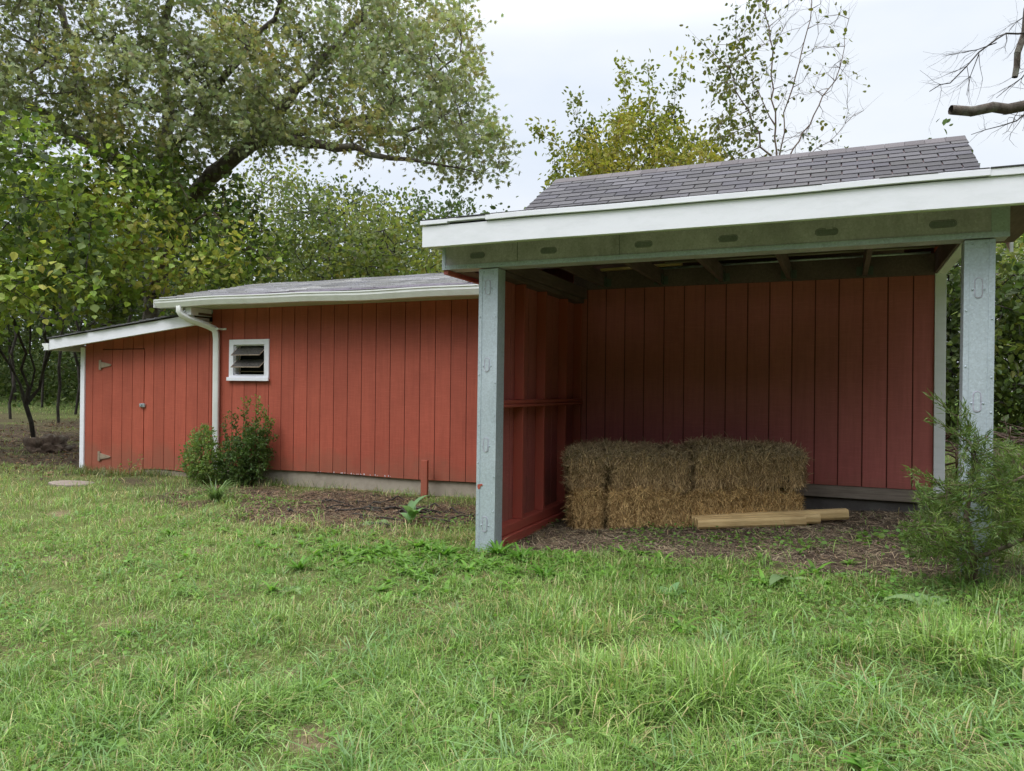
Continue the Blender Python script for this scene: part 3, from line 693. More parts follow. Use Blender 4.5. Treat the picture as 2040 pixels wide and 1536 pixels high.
class Skel:
    def __init__(s): s.n = []; s.p = []
    def chain(s, pts, step=.3, jit=.0, rg=RNG):
        pl_ = polyline(pts, step)
        if s.n:
            d = np.linalg.norm(np.array(s.n)-pl_[0], axis=1); par = int(d.argmin()); start = 1 if d[par] < step*1.5 else 0
        else: par, start = -1, 0
        for i in range(start, len(pl_)):
            q = pl_[i]+(rg.normal(0, jit, 3) if jit and i else 0)
            s.n.append(q); s.p.append(par); par = len(s.n)-1
    def grow(s, A, step, infl, kill, iters=60, rg=RNG, up=.0, jit=.15, first=0):
        A = A.copy(); best = np.full(len(A), 1e9); bi = np.zeros(len(A), int)
        def upd(i0):
            N = np.array(s.n[i0:])
            for c in range(0, len(N), 400):
                D = np.linalg.norm(A[:, None]-N[None, c:c+400], axis=2); j = D.argmin(1); d = D[np.arange(len(A)), j]
                k = d < best; best[k] = d[k]; bi[k] = j[k]+i0+c
        upd(first)
        for it in range(iters):
            k = best > kill; A, best, bi = A[k], best[k], bi[k]
            if not len(A): break
            act = best < infl
            if not act.any():
                act = best <= best.min()+step
            ids, inv = np.unique(bi[act], return_inverse=True)
            N = np.array(s.n); dirs = np.zeros((len(ids), 3)); v = A[act]-N[bi[act]]; v /= np.linalg.norm(v, axis=1)[:, None]
            np.add.at(dirs, inv, v); dirs += rg.normal(0, jit, dirs.shape); dirs[:, 2] += up
            dirs /= np.linalg.norm(dirs, axis=1)[:, None]+1e-9
            i0 = len(s.n)
            for i, dd in zip(ids, dirs): s.n.append(N[i]+dd*step); s.p.append(int(i))
            if len(s.n) > 9000: break
            upd(i0)
    def radii(s, rt, e=2.4, rmax=9):
        n = len(s.n); r = np.zeros(n)
        for i in range(n-1, -1, -1):
            r[i] = rt if r[i] == 0 else min(rmax, r[i]**(1/e))
            if s.p[i] >= 0: r[s.p[i]] += r[i]**e
        return r
    def mesh(s, r, k=6):
        N = np.array(s.n); p = np.array(s.p); i = np.where(p >= 0)[0]; a, b = N[p[i]], N[i]; ra, rb = r[p[i]], r[i]
        ra = np.minimum(ra, rb*1.6+.004)
        return cones(a, b, ra, rb, k)
def cones(a, b, ra, rb, k=6):
    t = b-a; L = np.linalg.norm(t, axis=1)[:, None]+1e-9; t = t/L; b = b+t*(rb[:, None]*.35)
    ref = np.where(np.abs(t[:, 2:3]) < .9, np.array([[0, 0, 1.]]), np.array([[1., 0, 0]]))
    u = np.cross(t, ref); u /= np.linalg.norm(u, axis=1)[:, None]; v = np.cross(t, u)
    an = 2*np.pi*np.arange(k)/k; ring = u[:, None]*np.cos(an)[None, :, None]+v[:, None]*np.sin(an)[None, :, None]
    V = np.concatenate([a[:, None]+ring*ra[:, None, None], b[:, None]+ring*rb[:, None, None]], 1); m = len(a)
    base = (np.arange(m)*2*k)[:, None]; j = np.arange(k); fq = np.stack([j, (j+1) % k, (j+1) % k+k, j+k], 1)
    return V.reshape(-1, 3), (base[:, :, None]+fq[None]).reshape(-1, 4)
TPL = {
 'oval': (np.array([(0, 0, 0), (.28, .40, .05), (.68, .40, .04), (1, 0, -.10), (.68, -.40, .04), (.28, -.40, .05)]), [(0, 3, 2, 1), (0, 5, 4, 3)]),
 'heart': (np.array([(0, 0, 0), (.12, .42, .03), (.45, .56, .05), (1, 0, -.16), (.45, -.56, .05), (.12, -.42, .03)]), [(0, 3, 2, 1), (0, 5, 4, 3)]),
 'lance': (np.array([(0, 0, 0), (.45, .5, .03), (1, 0, -.12), (.45, -.5, .03)]), [(0, 3, 2, 1)]),
 'oak': (np.array([(0, 0, 0), (.5, .17, .0), (1, 0, -.06), (.5, -.17, 0), (.10, .0, 0), (.38, .36, .03), (.82, .52, 0), (.50, .10, 0),
                   (.10, -.0, 0), (.38, -.36, .03), (.82, -.52, 0), (.50, -.10, 0), (.02, .0, 0), (.08, .34, 0), (.34, .66, -.05), (.34, .16, 0),
                   (.02, -.0, 0), (.08, -.34, 0), (.34, -.66, -.05), (.34, -.16, 0)]), [(0, 1, 2, 3), (4, 5, 6, 7), (8, 11, 10, 9), (12, 13, 14, 15), (16, 19, 18, 17)]),
 'round': (np.array([(math.cos(2*math.pi*i/6)*.5+.5, math.sin(2*math.pi*i/6)*.55, .04*(i % 2)) for i in range(6)]), [(0, 1, 2, 3, 4, 5)]),
}
def unit(v): return v/(np.linalg.norm(v, axis=-1, keepdims=True)+1e-9)
def leaf_mesh(name, pos, dirs, L, Wd, col, tpl, mat, parent, rg, flat=.6, tw=1.0):
    """dirs: leaf axis; flat: how much blades face the sky"""
    T, Fs = TPL[tpl]; n = len(pos); x = unit(dirs)
    nz_ = unit(rg.normal(0, 1, (n, 3))*(1-flat)+np.array([0, 0, 1.])*flat); y = unit(np.cross(nz_, x)); z = np.cross(x, y)
    L = np.broadcast_to(L, n)[:, None, None]; Wd = np.broadcast_to(Wd, n)[:, None, None]
    V = pos[:, None]+x[:, None]*T[None, :, 0:1]*L+y[:, None]*T[None, :, 1:2]*Wd+z[:, None]*T[None, :, 2:3]*L
    k = len(T); base = np.arange(n)*k; bl = {}
    for f in Fs: bl.setdefault(len(f), []).append(f)
    faces = [(base[:, None, None]+np.array(f)[None]).reshape(-1, kk) for kk, f in bl.items()]
    return np_mesh(name, V.reshape(-1, 3), faces, mat, parent, np.repeat(col, k, 0))
def palette(rg, key, cols, jit=.22):
    """key in 0..1 picks along the colour list; per-leaf value jitter"""
    c = np.array(cols, float); k = np.clip(key, 0, .9999)*(len(c)-1); i = k.astype(int); f = (k-i)[:, None]
    o = c[i]*(1-f)+c[i+1]*f
    return o*rg.uniform(1-jit, 1+jit, (len(o), 1))*(1+rg.normal(0, .06, o.shape))
def ribbons(c, t, nrm, L, w, bend):
    """flat strips: centre c, direction t, facing nrm, curved by bend along nrm"""
    t = unit(t); s = unit(np.cross(t, nrm)); nrm = np.cross(s, t); L = L[:, None]; w = w[:, None]; b = bend[:, None]
    V = np.stack([c-t*L/2-s*w/2-nrm*b*L, c-t*L/2+s*w/2-nrm*b*L, c-s*w/2+nrm*0, c+s*w/2, c+t*L/2-s*w/2-nrm*b*L, c+t*L/2+s*w/2-nrm*b*L], 1)
    base = (np.arange(len(c))*6)[:, None]
    return V.reshape(-1, 3), np.concatenate([base+np.array([[0, 1, 3, 2]]), base+np.array([[2, 3, 5, 4]])])

def make_tree(name, label, cat, base, limbs, envs, leaf, bark, group=None, step=.3, rt=.006, rmax=.4, e=2.4, seed=1, twigs=2, twl=.35, kill=None, infl=None, up=.02, jit=.15, k=6, minz=None, thr=2.6, stem_jit=.03, lr=None):
    """leaf=dict(tpl,L,W,cols,per,spread,flat,mat,droop,keep)"""
    rg = np.random.default_rng(seed); s = Skel()
    base = np.array(base, float); base[2] = float(gz(base[0], base[1]))-.12
    forced = []
    for i, lm in enumerate(limbs):
        pts = [np.array(q, float) for q in lm]
        if i == 0: pts = [base]+pts
        n_0 = len(s.n); s.chain(pts, step, stem_jit, rg)
        if lr and i < len(lr) and lr[i]: forced.append((n_0, len(s.n), lr[i]))
    A = np.concatenate([envelope(ev['poly'], ev['Z'], ev['hz'], ev['n'], rg, ev.get('gaps', 0), ev.get('gs', .012)) for ev in envs])
    if minz is not None: A = A[A[:, 2] > minz]
    s.grow(A, step, infl or step*12, kill or step*1.6, rg=rg, up=up, jit=jit)
    r = s.radii(rt, e, rmax); N = np.array(s.n); par = np.array(s.p)
    for (i0, i1, (ra, rb)) in forced: r[i0:i1] = np.maximum(r[i0:i1], np.linspace(ra, rb, i1-i0))
    root = empty(name, base, label, cat, group)
    V, f = s.mesh(r, k)
    tipm = (r < rt*thr) & (par >= 0); ti = np.where(tipm)[0]; d = unit(N[ti]-N[par[ti]])
    if twigs:
        rep = np.repeat(np.arange(len(ti)), twigs); a = N[ti][rep]; dd = unit(d[rep]+rg.normal(0, .55, (len(rep), 3)))
        ln = twl*rg.uniform(.4, 1.2, (len(rep), 1)); b = a+dd*ln; mid = (a+b)/2+rg.normal(0, .06, a.shape)*ln
        rr = np.full(len(rep), rt*.7)
        for (p0, p1, r0, r1) in ((a, mid, rr, rr*.75), (mid, b, rr*.75, rr*.4)):
            V2, f2 = cones(p0, p1, r0, r1, 3); f = np.concatenate([f, f2+len(V)]) if f.shape[1] == 4 else f; V = np.concatenate([V, V2])
    np_mesh('trunk', V, [f], bark, root, None, True)
    if leaf:
        per = leaf['per']; src = np.concatenate([N[ti]]+([mid, b] if twigs else [])); sd_ = np.concatenate([d]+([dd, dd] if twigs else []))
        if 'keep' in leaf: kk = leaf['keep'](src, rg); src, sd_ = src[kk], sd_[kk]
        rep = np.repeat(np.arange(len(src)), per); n = len(rep)
        pos = src[rep]+rg.normal(0, leaf['spread'], (n, 3)); dr_ = sd_[rep]*.6+rg.normal(0, .7, (n, 3)); dr_[:, 2] -= leaf.get('droop', .3)
        key = fbm(src[:, 0]*.9+src[:, 2]*.5+seed, src[:, 1]*.9+src[:, 2]*.8, 3)
        key = np.clip((key-.5)*2.8+.5, 0, 1)[rep]*.78+rg.random(n)*.22
        key = np.clip(key+leaf.get('shift', 0), 0, 1)
        L = leaf['L']*rg.uniform(.65, 1.25, n)
        leaf_mesh('crown', pos, dr_, L, L*leaf['W'], palette(rg, key, leaf['cols']), leaf['tpl'], leaf.get('mat', M_LEAF), root, rg, leaf.get('flat', .4))
    return root

# ---------------------------------------------------------------- the oak
OAKC = [(.14, .15, .07), (.195, .22, .105), (.26, .295, .145), (.36, .41, .25), (.30, .32, .12), (.31, .25, .11)]
b0 = P(290, 700, 17)
oak_poly = [(-420, -420), (250, -520), (700, -420), (880, -200), (905, -20), (975, 40), (968, 150), (940, 205), (985, 245), (1030, 268), (1046, 350), (1020, 372), (960, 345), (905, 385), (860, 330), (780, 300), (700, 318), (640, 345), (560, 320), (470, 370), (400, 350), (300, 420), (200, 330), (90, 300), (-60, 330), (-420, 300)]
make_tree('oak_tree', 'big spreading oak with grey-green lobed leaves whose long limb overhangs the barn roof', 'tree', b0,
  [[P(312, 560, 17), P(350, 440, 17), P(405, 368, 16.6)],
   [P(405, 368, 16.6), P(440, 330, 16.2), P(500, 288, 15.8), P(560, 272, 15.5), P(640, 288, 15), P(740, 305, 14.5), P(860, 325, 14.2), P(960, 345, 14)],
   [P(530, 278, 15.6), P(640, 258, 15.2), P(740, 225, 15), P(830, 180, 15), P(915, 110, 15)],
   [P(700, 240, 15.2), P(800, 262, 14.6), P(880, 235, 14.2), P(960, 270, 13.8)],
   [P(500, 288, 15.8), P(570, 210, 15.6), P(640, 120, 15.6), P(720, 40, 16), P(790, -90, 16)],
   [P(350, 440, 17), P(325, 330, 17), P(335, 220, 17.3), P(322, 110, 17.6), P(350, -60, 17.5), P(380, -260, 17.5)],
   [P(325, 330, 17), P(390, 240, 16.2), P(450, 150, 15.6), P(540, 40, 15.4), P(610, -120, 15.4)],
   [P(350, 440, 17), P(240, 330, 17.4), P(185, 240, 17.6), P(150, 130, 17.8), P(110, -30, 18), P(60, -220, 18)],
   [P(240, 330, 17.4), P(110, 240, 17), P(20, 188, 16.6), P(-120, 130, 16.4), P(-260, 60, 16.4)],
   [P(335, 220, 17.3), P(250, 200, 16.2), P(160, 150, 15.4), P(60, 80, 15)]],
  [dict(poly=oak_poly, Z=15.9, hz=2.2, n=1750, gaps=.47), dict(poly=[(520, 300), (700, 60), (900, 20), (975, 60), (960, 200), (1040, 270), (1040, 350), (900, 350), (700, 320)], Z=14.5, hz=1.2, n=560, gaps=.46),
   dict(poly=[(-200, 60), (500, 40), (850, 0), (700, 280), (420, 300), (100, 290), (-200, 300)], Z=14.6, hz=1.4, n=520, gaps=.50)],
  dict(tpl='oak', L=.098, W=.95, cols=OAKC, per=6, spread=.11, flat=.35, droop=.15, shift=-.03), M_BARK, step=.34, rt=.0065, rmax=.26, e=2.2, seed=4, lr=[(.27, .20), (.185, .004), (.09, .004), (.06, .004), (.13, .004), (.18, .03), (.12, .01), (.16, .03), (.12, .02), (.09, .01)], twigs=3, twl=.42, kill=.42, infl=3.5)
# the bare, drooping lower limbs
def bare_limb(root_pts, r0, r1, subs, rg, k=6, sl=.5, sr=.004):
    pl_ = polyline(root_pts, .12); n = len(pl_); rr = np.linspace(r0, r1, n); pl_[1:-1] += rg.normal(0, .012, (n-2, 3))
    V, f = cones(pl_[:-1], pl_[1:], rr[:-1], rr[1:], k); Vs, Fs = [V], [f]; off = len(V)
    for i in range(subs):
        j = rg.integers(1, n-1); a = pl_[j]; d = unit(unit(pl_[j+1]-pl_[j])*.8+rg.normal(0, .6, 3)); r = min(rr[j]*.5, sr*2.2)
        for q in range(int(rg.integers(3, 8))):
            b = a+d*sl*rg.uniform(.2, .45); V, f = cones(a[None], b[None], np.array([r]), np.array([r*.8]), 4); Vs.append(V); Fs.append(f+off); off += len(V)
            if rg.random() < .6:
                c = b+unit(d+rg.normal(0, .7, 3))*sl*rg.uniform(.2, .5); V, f = cones(b[None], c[None], np.array([r*.6]), np.array([r*.25]), 3); Vs.append(V); Fs.append(f+off); off += len(V)
            a = b; d = unit(d+rg.normal(0, .28, 3)); r *= .8
    return np.concatenate(Vs), np.concatenate(Fs)

# ---------------------------------------------------------------- broad-leaved trees behind the lean-to
YG = [(.04, .065, .02), (.085, .13, .03), (.17, .235, .05), (.23, .32, .06), (.32, .40, .09), (.42, .38, .08)]
make_tree('understory_tree', 'yellow-green broad-leaved tree growing on clumped stems left of the lean-to', 'tree', P(66, 812, 15),
  [[P(50, 740, 14.8), P(30, 640, 14.4), P(0, 520, 13.8), P(-60, 380, 13)], [P(64, 800, 15), P(62, 700, 15), P(60, 620, 14.8), P(50, 450, 14), P(90, 330, 13.4)],
   [P(70, 800, 15), P(95, 720, 14.8), P(100, 640, 14.5), P(140, 500, 13.4), P(150, 360, 13.2)], [P(60, 805, 15), P(20, 730, 14.8), P(-10, 660, 14.6), P(-90, 520, 14)]],
  [dict(poly=[(-320, 260), (-60, 230), (60, 250), (200, 290), (235, 400), (230, 500), (215, 590), (150, 560), (120, 640), (60, 610), (0, 660), (-100, 680), (-320, 650)], Z=13.0, hz=1.6, n=620, gaps=.45),
   dict(poly=[(-40, 470), (60, 490), (215, 530), (210, 580), (120, 560), (60, 640), (-40, 660)], Z=11.6, hz=.5, n=160, gaps=.3)],
  dict(tpl='heart', L=.118, W=.85, cols=YG, per=5, spread=.15, flat=.65, droop=.35), M_BARKD, step=.28, rt=.006, rmax=.10, seed=21, twigs=2, twl=.3, kill=.36, infl=3)
make_tree('understory_tree', 'pale yellow-green broad-leaved tree leaning over the roof join of lean-to and barn', 'tree', P(205, 720, 15.5),
  [[P(225, 600, 15.2), P(260, 500, 15), P(300, 400, 14.8)], [P(225, 600, 15.2), P(300, 570, 15), P(350, 480, 14.8), P(420, 420, 14.6)], [P(230, 590, 15), P(190, 480, 14.8), P(180, 380, 14.6)]],
  [dict(poly=[(150, 330), (240, 270), (330, 300), (420, 360), (500, 400), (560, 455), (572, 520), (560, 560), (470, 580), (330, 620), (220, 640), (130, 600), (140, 480)], Z=14.4, hz=1.3, n=760, gaps=.45)],
  dict(tpl='heart', L=.11, W=.85, cols=YG, per=5, spread=.14, flat=.65, droop=.35, shift=.05), M_BARKB, step=.28, rt=.006, rmax=.11, seed=33, twigs=2, twl=.3, kill=.36, infl=3)

# ---------------------------------------------------------------- woodland trees farther back
DG = [(.035, .055, .018), (.06, .09, .028), (.085, .12, .035), (.11, .15, .05)]
MG = [(.08, .11, .035), (.13, .17, .05), (.19, .23, .06), (.27, .29, .075)]
def wood_tree(label, px, py, Z, poly, cols, n=320, L=.15, hz=1.8, seed=1, per=9, tpl='oval', gaps=.2, bark=None, spread=.26, name='woodland_tree'):
    poly_ = np.array(poly, float); cx = poly_[:, 0].mean(); top = poly_[:, 1].min()
    base = P(px, py, Z)
    return make_tree(name, label, 'tree', base, [[P((px*2+cx)/3, py*.6+top*.4, Z), P((px+cx*2)/3, py*.25+top*.75, Z)]],
      [dict(poly=poly, Z=Z, hz=hz, n=int(n*2.1), gaps=gaps)], dict(tpl=tpl, L=L, W=.8, cols=cols, per=per, spread=spread, flat=.3, droop=.2, mat=M_LEAF), bark or M_BARKD,
      group='trees behind the barn', step=.45*Z/20, rt=.009, rmax=.2, seed=seed, twigs=1, twl=.5, kill=.46*Z/20, infl=5, k=5)
wood_tree('loose olive-green tree just right of the yellow-green one behind the barn roof', 640, 760, 24, [(560, 340), (600, 350), (650, 400), (740, 400), (780, 440), (800, 560), (780, 640), (560, 640), (530, 470)], MG, 460, seed=41)
wood_tree('dark green tree with a peaked crown behind the middle of the low roof', 700, 770, 30, [(640, 360), (690, 375), (735, 352), (775, 385), (790, 440), (780, 620), (600, 620), (620, 420)], DG, 380, seed=42, L=.14, hz=2.2)
wood_tree('dark rounded tree top right beside the white fascia end', 860, 770, 29, [(790, 400), (830, 378), (862, 400), (900, 398), (960, 430), (1020, 470), (1020, 640), (770, 640), (780, 450)], DG, 420, seed=43, L=.14, hz=2.2)
wood_tree('mottled yellow-olive tree filling the gap left of the steel beam', 800, 765, 22, [(700, 450), (780, 430), (840, 470), (900, 500), (920, 640), (680, 640), (670, 500)], MG, 360, seed=44)
wood_tree('tall pale tree seen through the oak branches above the roof join', 500, 770, 27, [(440, 360), (500, 330), (560, 300), (600, 400), (600, 620), (420, 620), (420, 440)], [(.10, .14, .04), (.19, .22, .07), (.28, .28, .09)], 320, seed=45, L=.14)
wood_tree('dark shaded tree behind the clumped stems at the left edge', 30, 770, 26, [(-220, 380), (60, 360), (150, 420), (170, 700), (-220, 700)], DG, 460, seed=46, L=.15, hz=2.4)
wood_tree('dark shaded tree standing between the clumped stems and the lean-to', 170, 770, 24, [(110, 400), (200, 380), (330, 430), (360, 690), (120, 715)], DG, 460, seed=47, L=.14, hz=2.2)
wood_tree('dull green tree deep in the wood behind the lean-to roof', 330, 770, 28, [(250, 380), (380, 370), (480, 430), (480, 660), (250, 690)], DG, 380, seed=48, L=.15, hz=2.4)
# the two rising over the steep roof
YO = [(.08, .10, .022), (.15, .18, .03), (.24, .26, .04), (.34, .34, .05), (.25, .22, .05)]
make_tree('hornbeam_tree', 'bushy olive-yellow tree with upright leafy shoots behind the steep roof', 'tree', P(1270, 800, 16.5),
  [[P(1270, 560, 16.5), P(1265, 420, 16.5)], [P(1270, 480, 16.5), P(1220, 330, 16.2), P(1242, 200, 16.2), P(1246, 135, 16.2)], [P(1265, 440, 16.5), P(1310, 300, 16.4), P(1350, 180, 16.4), P(1362, 122, 16.4)],
   [P(1260, 440, 16.3), P(1170, 350, 16), P(1125, 300, 16), P(1074, 262, 16)], [P(1220, 380, 16.3), P(1160, 260, 16.2), P(1140, 210, 16.2)], [P(1290, 360, 16.4), P(1295, 200, 16.4), P(1292, 148, 16.4)]],
  [dict(poly=[(1095, 330), (1120, 290), (1150, 260), (1200, 250), (1240, 210), (1300, 200), (1340, 230), (1400, 270), (1450, 300), (1450, 520), (1110, 520), (1090, 380)], Z=16.4, hz=1.3, n=760, gaps=.28)],
  dict(tpl='oval', L=.105, W=.6, cols=YO, per=5, spread=.10, flat=.3, droop=.5), M_BARKB, step=.22, rt=.0045, rmax=.1, seed=51, twigs=3, twl=.28, kill=.3, infl=2.2, up=.12, thr=4.2)
make_tree('slender_tree', 'tall thin tree going bare, leafy on its left side, behind the steep roof', 'tree', P(1545, 800, 18),
  [[P(1545, 420, 18), P(1545, 250, 18), P(1538, 100, 18), P(1520, -40, 18), P(1510, -220, 18)], [P(1545, 340, 18), P(1570, 200, 18), P(1610, 60, 18), P(1625, -60, 18)], [P(1560, 330, 18), P(1620, 230, 18.3), P(1680, 120, 18.4), P(1690, 40, 18.4)],
   [P(1540, 330, 18), P(1480, 200, 17.8), P(1440, 120, 17.7), P(1398, 88, 17.7)], [P(1570, 340, 18), P(1650, 280, 18), P(1720, 215, 18)], [P(1540, 250, 18), P(1500, 140, 18), P(1460, 50, 18.2)]],
  [dict(poly=[(1400, 110), (1450, 30), (1500, -120), (1600, -160), (1700, 20), (1725, 200), (1680, 320), (1600, 400), (1440, 400), (1400, 300)], Z=18, hz=1.4, n=380, gaps=.25),
   dict(poly=[(1405, 100), (1440, 90), (1500, 180), (1510, 330), (1440, 400), (1400, 320), (1420, 220)], Z=17.8, hz=.8, n=240)],
  dict(tpl='oval', L=.12, W=.7, cols=[(.05, .065, .018), (.10, .12, .025), (.17, .17, .03)], per=2, spread=.06, flat=.3, droop=.5,
       keep=lambda q, rg: rg.random(len(q)) < np.clip(1.15-(q @ RM[:, 0]/(-(q @ RM[:, 2]))*F+CX-1420)/150, .10, 1)), M_BARKB, step=.26, rt=.0045, rmax=.07, e=2.2, seed=52, twigs=2, twl=.5, kill=.34, infl=2.2, up=.22, thr=2.8)
# right-hand side bushes and trees behind the posts
wood_tree('leafy green bush seen between the white corner trim and the right post', 1890, 880, 14, [(1800, 480), (1900, 470), (1960, 560), (1960, 880), (1800, 900)], DG, 360, seed=61, L=.13, hz=1.0, name='bush')
wood_tree('tall bush with yellowing leaves right of the right post', 2060, 870, 13, [(1960, 560), (2000, 520), (2120, 500), (2200, 560), (2200, 800), (2080, 850), (1960, 860)], [(.05, .08, .022), (.09, .13, .03), (.15, .19, .045), (.27, .25, .04)], 520, seed=62, L=.13, hz=1.0, name='bush')
wood_tree('thin young tree with narrow leaves above the yellowing bush at the right edge', 2090, 800, 15, [(1985, 420), (2040, 400), (2200, 330), (2230, 560), (2000, 560)], MG, 200, seed=63, L=.12, hz=1.0, tpl='lance', name='young_tree')

# distant wood: one mass nobody could count
rg = np.random.default_rng(77); n = 120000
az = rg.uniform(R_(-60), R_(100), n); rr = rg.uniform(33, 62, n); tree = np.floor(az*17)+np.floor(rr/7)*31
hh = 6.3+4.6*fbm(tree*.73, tree*.31, 2)+1.2*np.sin(az*40)
x = -rr*np.sin(az); y = rr*np.cos(az); z = gz(x, y)+hh*rg.random(n)**.8
clump = fbm(az*60, z*.6+rr*.3, 3)
nb = 46000; ab = rg.uniform(R_(100), R_(300), nb); rb = rg.uniform(20, 30, nb); xb, yb = -rb*np.sin(ab), rb*np.cos(ab)  # unseen tree ring behind the viewer, added to dim low sky light
zb_ = gz(xb, yb)+(9+5*fbm(ab*6, ab*2, 2))*rg.random(nb)**.9
x, y, z = np.concatenate([x, xb]), np.concatenate([y, yb]), np.concatenate([z, zb_]); clump = np.concatenate([clump, fbm(ab*40, zb_*.6, 3)])
key = np.clip((clump-.3)*1.6, 0, 1); sz_ = np.concatenate([rg.uniform(.16, .36, n), rg.uniform(.5, 1.0, nb)]); n = n+nb
np_o = leaf_mesh('distant_wood', np.stack([x, y, z], 1), rg.normal(0, 1, (n, 3)), sz_, sz_*rg.uniform(.6, .8, n), palette(rg, key, [(.03, .05, .016), (.055, .085, .026), (.085, .12, .035), (.13, .17, .05)]), 'oval', M_LEAFM, None, rg, .2)
tag(np_o, None, None, None, 'stuff')
# undergrowth at the wood's edge on the left and right
n = 80000; x = rg.uniform(-46, -9, n); y = rg.uniform(15, 30, n); z = gz(x, y)+rg.random(n)**1.3*(.5+5.5*fbm(x*.5, y*.5, 3)*smooth01(16, 24, y))
k = rg.random(n) < smooth01(15, 20, y)*smooth01(.2, .5, fbm(x*1.2, y*1.2+z, 3)); x, y, z = x[k], y[k], z[k]
o = leaf_mesh('undergrowth', np.stack([x, y, z], 1), rg.normal(0, 1, (len(x), 3)), rg.uniform(.10, .24, len(x)), rg.uniform(.07, .16, len(x)), palette(rg, rg.random(len(x)), DG+MG[:2]), 'oval', M_LEAFM, None, rg, .3)
tag(o, None, None, None, 'stuff')

# thin dark trunks in the wood on the left
rg = np.random.default_rng(5)
for i, (px, Z) in enumerate([(22, 21), (118, 20), (210, 22), (250, 19.5), (285, 23), (150, 22), (-20, 19), (84, 24)]):
    s = Skel(); b = P(px, 780, Z); b[2] = float(gz(b[0], b[1]))-.1; s.chain([b, b+np.array([.1, 0, 2.5]), b+np.array([rg.uniform(-.5, .5), 0, 6.5])], .5, .05, rg)
    for q in range(5):
        a = b+np.array([0, 0, rg.uniform(1.8, 5.5)]); s.chain([a, a+np.array([rg.uniform(-1.4, 1.4), rg.uniform(-.6, .6), rg.uniform(.2, 1.2)])], .3, .05, rg)
    V, f = s.mesh(s.radii(.018, 2.2, .12), 6); t = np_mesh('sapling', V, [f], M_BARKD, None, None, True)
    tag(t, ['leafless dark sapling trunk at the far left edge of the wood', 'leafless dark sapling trunk just left of the lean-to gutter end', 'leafless sapling trunk showing above the lower half of the lean-to roof', 'leafless sapling trunk above the middle of the lean-to roof', 'leafless sapling trunk above the upper lean-to roof', 'thin dark trunk in the shade just left of the white corner trim', 'thin dark trunk cut by the left picture edge', 'thin dark trunk deep in the shade behind the clumped stems'][i], 'tree trunk', 'sapling trunks at the edge of the wood')
# old stump beside the clumped stems
def lump(name, c, rx, ry, rz, mat, label, cat, seed=1, rough=.25, n=5):
    import bmesh
    bm = bmesh.new(); bmesh.ops.create_icosphere(bm, subdivisions=n-1, radius=1)
    from mathutils import noise as mn
    for v in bm.verts:
        p = v.co.copy(); d = 1+rough*(mn.fractal(p*1.8+Vector((seed, seed, 0)), .8, 2.1, 5))+rough*.4*mn.noise(p*7+Vector((seed, 0, 0)))
        v.co = Vector((c[0]+p.x*d*rx, c[1]+p.y*d*ry, c[2]+p.z*d*rz))
    me = bpy.data.meshes.new(name); bm.to_mesh(me); bm.free()
    for p in me.polygons: p.use_smooth = True
    return tag(link(name, me, mat, None), label, cat)
q = P(98, 808, 14.2); lump('tree_stump', (q[0], q[1], float(gz(q[0], q[1]))+.04), .34, .28, .24, M_BARKB, 'dark gnarled root stump beside the clumped stems left of the lean-to', 'stump', 3, .8)

# ---------------------------------------------------------------- dead tree at the right edge
rg = np.random.default_rng(15)
b = P(2260, 800, 8.2); b[2] = float(gz(b[0], b[1]))-.1
dt = empty('dead_tree', b, 'dead tree with a snapped lichen-grey limb and bare twigs reaching in at the top right', 'tree')
V, f = cones(*(lambda p: (p[:-1], p[1:], np.linspace(.2, .09, len(p))[:-1], np.linspace(.2, .09, len(p))[1:]))(polyline([b, P(2250, 400, 8.2), P(2210, 150, 8.2), P(2160, -100, 8.2), P(2130, -400, 8.2)], .3)), 8)
np_mesh('trunk', V, [f], M_BARKB, dt, None, True)
V, f = bare_limb([P(2215, 175, 8.2), P(2120, 205, 8.1), P(2040, 211, 8.0), P(1975, 214, 8.0), P(1935, 219, 8.0), P(1897, 219, 8.0)], .075, .05, 5, rg, 9, .3, .003)
np_mesh('broken_limb', V, [f], M_BARK, dt, None, True)
V, f = bare_limb([P(2150, -150, 8.2), P(2070, -40, 7.9), P(2046, 20, 7.8), P(2042, 62, 7.8), P(2030, 105, 7.8), P(2022, 152, 7.8)], .05, .028, 3, rg, 8, .25, .003)
np_mesh('broken_limb', V, [f], M_BARK, dt, None, True)
Vs, Fs, off = [], [], 0
for pts, r0 in [([P(2044, 65, 7.8), P(2005, 68, 7.7), P(1985, 85, 7.6), P(1950, 108, 7.6), P(1925, 135, 7.6), P(1895, 160, 7.6), P(1852, 182, 7.6)], .011), ([P(1985, 85, 7.6), P(1945, 100, 7.6), P(1905, 112, 7.7), P(1878, 112, 7.7)], .006),
                ([P(1950, 108, 7.6), P(1935, 150, 7.6), P(1925, 190, 7.6)], .005), ([P(2050, 210, 8.), P(2030, 240, 7.9), P(1995, 250, 7.9), P(1935, 268, 7.9)], .009), ([P(2060, 120, 7.9), P(2038, 150, 7.8), P(2010, 175, 7.8), P(1985, 195, 7.8)], .008), ([P(2060, 20, 7.9), P(2030, 40, 7.8), P(2010, 62, 7.8)], .006)]:
    V, f = bare_limb(pts, r0, r0*.35, 9, rg, 5, .28, .0022); Vs.append(V); Fs.append(f+off); off += len(V)
np_mesh('twigs', np.concatenate(Vs), [np.concatenate(Fs)], M_BARKD, dt, None, True)

